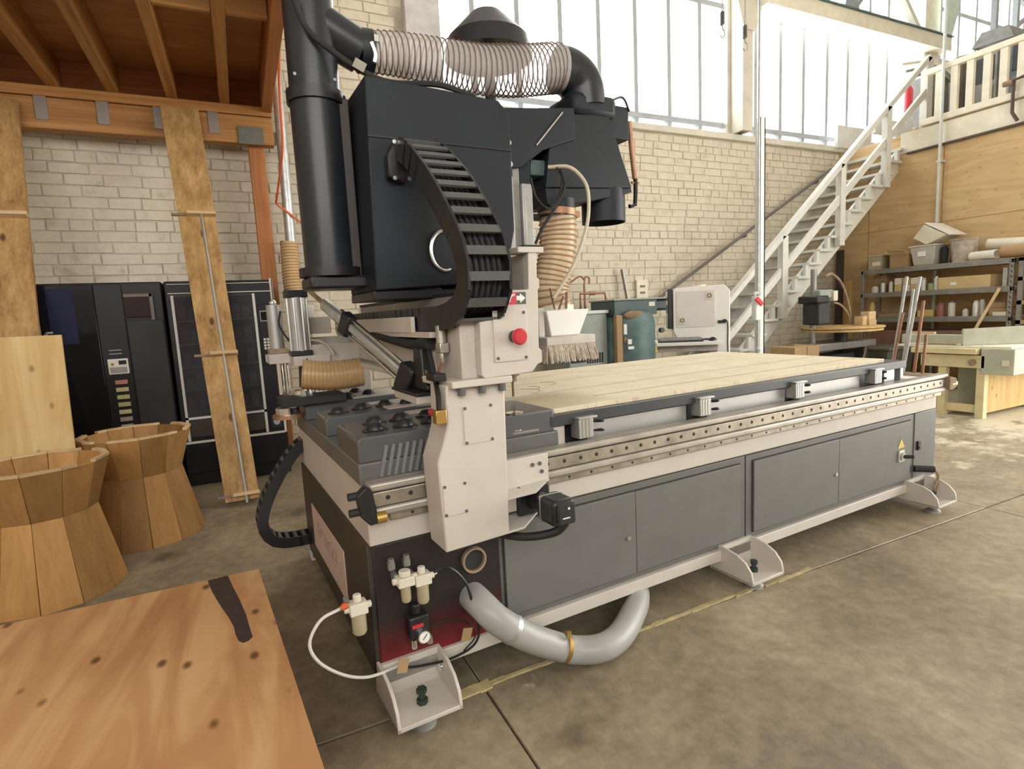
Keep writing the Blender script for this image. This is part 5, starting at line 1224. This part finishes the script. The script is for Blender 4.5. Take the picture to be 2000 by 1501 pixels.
b_ = crate('storage_box', 'pale lidded box at the far end of the top shelf', 'box', 3.60, 3.81, 8.72, 9.1, Z3, .20, paint('pale_box', (.42, .38, .26), .7), lid=M_tub if False else M_card_pale); B(8.714, 8.72, 3.62, 3.74, 1.86, 1.92).build('paper_label', M_paper, b_)
crate('open_carton', 'open cardboard carton with raised flaps on the top shelf', 'box', 3.20, 3.46, 8.68, 9.1, Z3, .19, M_card, flap=True)
b_ = thing('clear_tub', 'cloudy clear plastic tub with a paper label on the top shelf', 'tub', (8.9, 3.0, Z3))
c = MB(); c.hexa([(8.70, 2.86, Z3), (9.1, 2.86, Z3), (9.1, 3.13, Z3), (8.70, 3.13, Z3)], [(8.66, 2.83, Z3 + .27), (9.11, 2.83, Z3 + .27), (9.11, 3.17, Z3 + .27), (8.66, 3.17, Z3 + .27)]); c.build('tub_body', paint('cloudy_plastic', (.50, .50, .45), .4, var=.15), b_, bevel=.015)
B(8.65, 9.12, 2.82, 3.18, Z3 + .27, Z3 + .285).build('tub_rim', M_paper, b_, bevel=.004); B(8.668, 8.675, 2.95, 3.06, Z3 + .13, Z3 + .20).build('paper_label', M_white_print, b_)
b_ = thing('tilted_bin', 'tilted cream bin lying on the clear tub', 'bin', (8.9, 2.93, Z3 + .29))
c = MB(); c.hexa([(8.72, 2.98, 2.10), (9.05, 2.98, 2.10), (9.05, 3.16, 2.21), (8.72, 3.16, 2.21)], [(8.68, 2.70, 2.20), (9.08, 2.70, 2.20), (9.08, 3.00, 2.38), (8.68, 3.00, 2.38)]); c.build('bin_body', M_cream, b_, bevel=.006)
c = MB(); c.hexa([(8.67, 2.66, 2.19), (9.11, 2.66, 2.19), (9.11, 2.98, 2.395), (8.67, 2.98, 2.395)], [(8.67, 2.65, 2.20), (9.11, 2.65, 2.20), (9.11, 2.97, 2.405), (8.67, 2.97, 2.405)]); c.build('bin_rim', M_white_print, b_)
b_ = thing('clear_pail', 'round clear pail of scraps on the top shelf', 'pail', (8.9, 2.56, Z3))
MB().lathe([(0, 0), (.135, 0), (.165, .30), (.175, .305), (.175, .32), (.16, .32), (.13, .01), (0, .01)], (8.88, 2.57, Z3), 24).build('pail_body', paint('pail_plastic', (.45, .40, .34), .3, var=.35, scale=14), b_)
MB().lathe([(0, 0), (.04, 0), (.05, .2), (.035, .24), (0, .25)], (8.80, 2.775, Z3), 10).build('dark_cloth', M_matte); tag(bpy.data.objects['dark_cloth'], 'bunched dark cloth between the clear tub and the pail', 'cloth')
for k, (y0, y1, x, z, r_, lb) in enumerate(((2.10, 2.42, 8.72, .062, .060, 'short white paper tube end on the top shelf beside the pail'), (1.2, 2.08, 8.74, .082, .080, 'wide cardboard tube at the right end of the top shelf'), (1.0, 2.36, 9.0, .12, .075, 'long pale rolled tube lying behind the others on the top shelf'))):
    t = thing('cardboard_tube', lb, 'tube', (x, (y0 + y1) / 2, Z3), 0, 'tubes on the top shelf')
    MB().pipe((x - .04, y0, Z3 + z), (x + .04, y1, Z3 + z + (.10 if k == 2 else .0)), r_, r_ * .85, 20).build('tube_wall', (M_paper, M_card, M_cream)[k], t)
    MB().pipe((x - .04 + .07, y0 + .8 * (y1 - y0), Z3 + z + .0), (x - .04 + .072, y0 + .84 * (y1 - y0), Z3 + z), r_ * 1.01, r_ * .9, 20).build('tube_band', M_card, t) if k == 0 else None
# middle shelf
Z2 = 1.444
b_ = crate('long_carton', 'long pale carton with paper labels on the middle shelf', 'box', 2.16, 2.79, 8.70, 9.1, Z2, .165, M_card_pale); B(8.694, 8.70, 2.56, 2.63, Z2 + .05, Z2 + .09).build('paper_label', M_white_print, b_)
def can(x, y, z, r_, h, m, top, nm, lb, cat, g, cap=True):
    t = thing(nm, lb, cat, (x, y, z), 0, g)
    MB().lathe([(0, 0), (r_, 0), (r_, h * .82), (r_ * .82, h * .87), (0, h * .87)], (x, y, z), 16).build('can_body', m, t)
    MB().lathe([(0, h * .87), (r_ * .72, h * .87), (r_ * .70, h), (0, h)], (x, y, z), 14).build('can_cap', top, t)
M_canp = [paint('can_a', (.62, .60, .55), .4), paint('can_b', (.30, .12, .10), .5), paint('can_c', (.66, .66, .66), .35, .3), paint('can_d', (.32, .36, .16), .5), paint('can_e', (.10, .10, .10), .5), paint('can_f', (.58, .46, .18), .5)]
g = 'bottles and cans on the middle shelf'
can(8.74, 3.58, Z2, .032, .17, M_canp[2], M_canp[4], 'spray_can', 'grey spray can near the far end of the middle shelf', 'can', g)
can(8.74, 3.46, Z2, .030, .16, M_canp[0], M_canp[0], 'spray_can', 'pale spray can left of the white cartons on the middle shelf', 'can', g)
can(8.74, 3.00, Z2, .036, .18, M_canp[2], M_canp[0], 'bottle', 'white bottle right of the stacked cartons on the middle shelf', 'bottle', g)
can(8.74, 2.90, Z2, .040, .11, M_canp[3], M_canp[4], 'jar', 'green jar on the middle shelf between two white bottles', 'jar', g)
can(8.74, 2.83, Z2, .030, .19, M_canp[0], M_canp[2], 'bottle', 'white bottle touching the long carton on the middle shelf', 'bottle', g)
can(8.74, 3.70, Z2, .050, .10, M_canp[0], M_canp[0], 'jar', 'squat pale tub at the far end of the middle shelf', 'jar', g)
k = 0
for (y, zz, hh, lb) in ((3.34, 0, .10, 'bottom left'), (3.22, 0, .09, 'bottom middle'), (3.11, 0, .10, 'bottom right'), (3.34, .102, .10, 'top left'), (3.22, .092, .10, 'top middle'), (3.11, .102, .09, 'top right')):
    tag(B(8.70, 8.84, y - .048, y + .048, Z2 + zz, Z2 + zz + hh).build('small_carton', M_paper if k % 2 else M_card_pale, bevel=.003), 'small pale carton, %s of the stacked six on the middle shelf' % lb, 'box', 'small cartons on the middle shelf'); k += 1
tag(B(8.86, 9.06, 3.60, 3.81, Z2, Z2 + .27).build('brown_carton', M_card, bevel=.004), 'brown carton at the back far end of the middle shelf', 'box')
tag(B(8.72, 8.76, 1.99, 2.04, Z2, Z2 + .24).build('metal_offcut', M_galv, bevel=.002), 'upright grey metal offcut at the right end of the middle shelf', 'offcut')
# lower shelf
Z1 = 1.059; g = 'bottles and cans on the lower shelf'
can(8.74, 2.76, Z1, .050, .19, M_canp[1], M_canp[1], 'paint_can', 'dull red brown can on the lower shelf', 'can', g)
can(8.74, 2.62, Z1, .042, .22, M_canp[0], M_canp[4], 'spray_can', 'white spray can with a black cap on the lower shelf', 'can', g)
can(8.74, 2.45, Z1, .034, .10, M_canp[0], M_canp[2], 'jar', 'small white jar between spray cans on the lower shelf', 'jar', g)
can(8.74, 2.33, Z1, .036, .21, M_canp[2], M_canp[0], 'spray_can', 'pale grey spray can on the lower shelf, front of a pair', 'can', g)
can(8.80, 2.29, Z1, .036, .22, M_canp[0], M_canp[0], 'spray_can', 'white spray can on the lower shelf, back of a pair', 'can', g)
can(8.74, 3.74, Z1, .040, .24, M_canp[5], M_canp[5], 'bottle', 'tall yellow bottle at the far end of the lower shelf', 'bottle', g)
crate('small_box', 'brown carton behind the brushes on the lower shelf', 'box', 2.0, 2.20, 8.78, 9.05, Z1, .10, M_card)
crate('small_box', 'upper brown carton stacked behind the brushes on the lower shelf', 'box', 2.02, 2.19, 8.79, 9.04, Z1 + .101, .08, M_card)
crate('parts_bin', 'yellow brown scoop bin on the lower shelf left of the red can', 'bin', 2.84, 3.05, 8.70, 8.95, Z1, .10, M_canp[5])
crate('tool_pile', 'low dark tray of tools on the lower shelf', 'tray', 3.2, 3.62, 8.70, 9.0, Z1, .07, M_dust)
tag(B(8.70, 8.775, 1.97, 2.12, Z1, Z1 + .05).build('paper_stack', M_paper, bevel=.002), 'small white paper stack at the right end of the lower shelf', 'paper')
tag(B(8.70, 9.1, 1.97, 3.70, .504, .86).build('brown_bin', paint('brown_bin_paint', (.24, .13, .09), .7, var=.15), bevel=.01), 'long red brown bin on the bottom shelf', 'bin')

# ---- table saw bench
t = thing('table_saw', 'cream and grey green table saw bench with fence', 'table saw', (7.4, 1.6, 0))
B(6.92, 7.0, 1.74, 1.82, 0, .56).build('leg', M_saw_cream, t, bevel=.003); B(6.92, 7.0, 1.36, 1.44, .0, .56).build('leg', M_saw_cream, t, bevel=.003)
B(8.1, 8.2, 1.30, 1.9, .0, .56).build('leg', M_saw_cream, t, bevel=.003)
B(7.02, 8.2, 1.38, 1.40, .05, .60).build('side_panel', M_ply_up, t, bevel=.003)
B(6.96, 7.0, 1.42, 1.78, .05, .14).build('toe_board', M_saw_cream, t, bevel=.003)
B(6.97, 8.2, 1.40, 1.80, .05, .08).build('floor_panel', M_saw_cream, t)
B(7.3, 7.32, 1.40, 1.80, .08, .6).build('inner_panel', M_teal_saw, t)
B(6.90, 6.98, 1.36, 2.0, .56, .70).build('front_apron', M_saw_cream, t, bevel=.004)
MB().cyl((6.90, 1.47, .625), (6.88, 1.47, .625), .035, seg=16).build('apron_knob', M_dust, t)
B(6.84, 7.30, 1.42, 2.08, .715, .775).build('top_slab', M_saw_cream, t, bevel=.004)
B(6.95, 8.4, 1.15, 2.30, .775, .80).build('table_top', M_cream, t, bevel=.004)
B(6.90, 8.4, 1.10, 1.40, .50, .78).build('motor_shroud', M_teal_saw, t, bevel=.01)
B(6.89, 6.90, 1.14, 1.20, .60, .66).build('maker_plate', M_foam, t)
MB().hexa([(6.95, 1.60, .80), (7.0, 1.64, .80), (7.75, 1.10, .80), (7.70, 1.06, .80)], [(6.95, 1.60, .985), (7.0, 1.64, .985), (7.75, 1.10, 1.0), (7.70, 1.06, 1.0)]).build('rip_fence', M_teal_saw, t, bevel=.006)
B(6.95, 7.05, 1.60, 2.25, .82, .92).build('fence_rail', M_teal_saw, t, bevel=.005)
tag(B(7.05, 7.10, 1.95, 2.20, .921, .945).build('wood_strip', W_pale('y')), 'thin wood strip lying on the saw fence rail', 'wood strip')
tag(MB().bar((7.6, 1.02, .80), (7.62, .98, .92), .03, .02).build('wood_wedge', W_pale('z')), 'small wooden wedge standing behind the saw fence', 'wood wedge')
tag(MB().prism([(7.06, 1.72), (7.30, 1.74), (7.26, 2.06), (7.07, 2.02)], 'z', .8005, .809).build('wood_offcut', W_pale('x')), 'flat pale offcut lying on the saw table before the fence', 'offcut')
tag(MB().bar((8.58, 2.28, .82), (8.62, 2.02, 1.42), .02, .035).build('wooden_stick', W_pale('z')), 'long slim wooden stick leaning against the shelving', 'stick')

# ---- rods standing in the rear deck of the router
Mm = Matrix.Rotation(R(3.59645), 4, 'Z')
rods = [((.256, .877), (.180, 1.532), .0095, M_galv, 'tall pale steel rod, leftmost in the group standing on the router end'),
        ((.235, .877), (.176, 1.289), .008, M_copper, 'thin rusty rod second from the left on the router end'),
        ((.205, .877), (.150, 1.444), .008, M_galv, 'slim steel rod in the middle of the group on the router end'),
        ((.178, .877), (.094, 1.525), .010, M_galv, 'tall thick steel rod in the middle of the group on the router end'),
        ((.122, .877), (.082, 1.365), .010, M_copper, 'rusty brown rod right of the tall steel rods on the router end'),
        ((.062, .877), (.048, 1.14), .009, M_copper, 'shortest rusty rod, rightmost on the router end')]
for rx, (a, b, r_, m, lb) in zip((3.80, 3.76, 3.83, 3.79, 3.82, 3.80), rods):
    o = MB().cyl((rx, a[0], a[1]), (rx, b[0], b[1]), r_, seg=12).build('steel_rod', m); tag(o, lb, 'rod', 'rods standing on the router end')
    o.location = Mm @ o.location; o.rotation_euler = (0, 0, R(3.59645))
# ---- hanging spring hooks
for k, (x, z, lb) in enumerate(((4.775, 4.31, 'hanging spring hook nearer the window column, the higher of two'), (5.118, 4.225, 'hanging spring hook on a chain, the lower of two'))):
    t = thing('hanging_hook', lb, 'hook', (x, 3.0, z), 0, 'spring hooks hanging by the window')
    MB().cyl((x, 3.0, z + .33), (x, 3.0, 7.6), .005, seg=6).build('chain', M_shelf, t)
    MB().cyl((x, 3.0, z + .14), (x, 3.0, z + .27), .020, seg=12).build('spring', M_shelf, t)
    MB().tube(helix([(x, 3.0, z + .14), (x, 3.0, z + .27)], .021, .014, 10), .004, 5).build('spring_coil', M_black, t)
    MB().tube([(x, 3.0, z + .14), (x, 3.0, z + .095)] + [(x + .032 * math.sin(a), 3.0, z + .048 + .045 * math.cos(a)) for a in [R(d) for d in range(0, 250, 20)]], .006, 6).build('hook_bend', M_shelf, t)
    MB().tube([(x + .015 * math.cos(a), 3.0, z + .30 + .02 * math.sin(a)) for a in [R(d) for d in range(0, 361, 30)]], .004, 5).build('swivel_ring', M_shelf, t)
# ---- things on the balcony
M_mach = paint('balcony_machine_grey', (.22, .22, .21), .6, var=.25)
t = thing('exhaust_hood', 'grey angular exhaust hood above the balcony clutter', 'hood', (11.4, 3.4, 3.9))
c = MB(); c.hexa([(11.2, 3.15, 5.38), (11.9, 3.15, 5.38), (11.9, 3.75, 5.42), (11.2, 3.75, 5.42)], [(11.3, 3.28, 5.62), (11.9, 3.28, 5.62), (11.9, 3.66, 5.66), (11.3, 3.66, 5.66)]); c.build('hood_shell', M_mach, t, bevel=.01)
B(11.80, 11.88, 3.4, 3.5, 3.9, 5.42).build('hood_leg', M_shelf, t)
for k, (x, y0, y1, h, m, lb) in enumerate(((10.6, 2.95, 3.30, 1.05, M_mach, 'grey machine cabinet behind the balcony rail nearest the stair head'), (10.7, 2.45, 2.85, 1.15, paint('blue_grey_case', (.14, .18, .20), .6, var=.2), 'blue grey machine cabinet in the middle behind the balcony rail'), (10.6, 1.95, 2.40, 1.25, M_shelf, 'dark cabinet behind the balcony rail at the right'))):
    t = thing('balcony_cabinet', lb, 'cabinet', (x, (y0 + y1) / 2, 3.9), 0, 'cabinets on the balcony')
    B(x - .3, x + .3, y0, y1, 3.9, 3.9 + h).build('cabinet_body', m, t, bevel=.01); B(x - .31, x - .3, y0 + .04, y1 - .04, 4.05, 3.9 + h * .55).build('cabinet_door', M_mach, t, bevel=.004); B(x - .31, x - .3, y0 + .04, y1 - .04, 3.92 + h * .6, 3.86 + h).build('cabinet_panel', M_dk, t, bevel=.004)
t = thing('dust_cyclone', 'grey green cone shaped dust separator on the balcony', 'dust separator', (13.5, 4.3, 3.9))
MB().lathe([(0, 3.9), (.10, 3.9), (.12, 4.4), (.26, 5.3), (.26, 5.5), (0, 5.5)], (13.5, 4.3, 0), 20).build('cone', M_mach, t)
MB().tube(spline([(13.5, 4.3, 5.4), (13.5, 4.3, 5.9), (13.7, 4.3, 6.3), (14.1, 4.3, 6.6), (14.7, 4.3, 6.8)], 10), .05, 10).build('bent_pipe', M_shelf, t)
t = thing('hose_coil_rack', 'dark coiled hoses hanging by the stair head', 'hose', (10.6, 4.2, 3.9))
for k in range(3): MB().tube(spline([(9.9 + .1 * k, 4.1, 5.15 - .1 * k), (10.5, 3.95, 5.22 - .08 * k), (10.8, 3.85, 5.08 - .08 * k), (11.0, 3.82, 4.9 - .05 * k)], 10), .022, 8).build('hose_run', (M_cream, M_greygreen, M_shelf)[k], t)
B(10.4, 10.9, 3.9, 4.3, 3.9, 5.0).build('hose_stand', M_mach, t, bevel=.02)
M_tarp = paint('grey_brown_cover', (.20, .18, .155), .8, var=.3, scale=3, bump=.4, bscale=8)
for (x0, x1, y0, y1, h, lb) in ((11.05, 11.6, 2.75, 3.55, 1.44, 'covered machine on the balcony below the exhaust hood'), (11.05, 11.75, 3.80, 4.40, 1.62, 'bulky covered stack on the balcony nearest the window column'), (12.15, 12.85, 2.9, 3.75, 1.95, 'highest covered stack, farthest back behind the exhaust hood')):
    t = thing('covered_stack', lb, 'covered stack', ((x0 + x1) / 2, (y0 + y1) / 2, 3.9), 0, 'covered stacks on the balcony')
    MB().hexa([(x0, y0, 3.9), (x1, y0, 3.9), (x1, y1, 3.9), (x0, y1, 3.9)], [(x0 + .12, y0 + .08, 3.9 + h * .92), (x1 - .1, y0 + .05, 3.9 + h), (x1 - .12, y1 - .1, 3.9 + h * .95), (x0 + .08, y1 - .08, 3.9 + h * .85)]).build('cover', M_tarp, t, bevel=.06, seg=3)
    MB().bar((x0 - .004, y0, 4.3), (x0 - .004 + .04, y1, 4.3), .02, .03).build('strap', M_shelf, t)
t = thing('lifting_frame', 'steel frame of slim bars behind the balcony against the far window', 'frame', (13.0, 3.6, 3.9))
for x0, x1, z0, z1 in ((12.2, 15.5, 6.75, 6.15), (12.2, 12.2, 3.9, 7.2), (12.9, 12.9, 3.9, 7.2), (14.3, 14.3, 3.9, 7.2), (13.0, 14.2, 7.2, 5.3)): MB().bar((x0, 3.9, z0), (x1, 3.9, z1), .08, .08, up=(0, 1, 0)).build('frame_bar', gd, t)
t = thing('fire_extinguisher', 'red fire extinguisher at the head of the stairs', 'fire extinguisher', (9.95, 3.9, 4.2))
MB().lathe([(0, 0), (.06, 0), (.06, .32), (.03, .38), (0, .38)], (9.70, 3.86, 4.32), 14).build('cylinder', M_red, t); MB().cyl((9.70, 3.86, 4.70), (9.70, 3.86, 4.76), .02, seg=8).build('valve', M_black, t)
t = thing('bent_gas_pipe', 'dark iron pipe with an elbow and small valve at the upper right picture edge', 'pipe', (9.2, 2.3, 3.6))
MB().tube([(9.18, 2.18, 3.60), (9.17, 2.24, 3.72), (9.16, 2.24, 4.12), (9.16, 2.1, 4.14)], .022, 8).build('pipe_run', MATS['iron_pipe'], t); MB().cyl((9.14, 2.24, 4.1), (9.14, 2.34, 4.1), .035, seg=10).build('valve_wheel', M_dust, t)
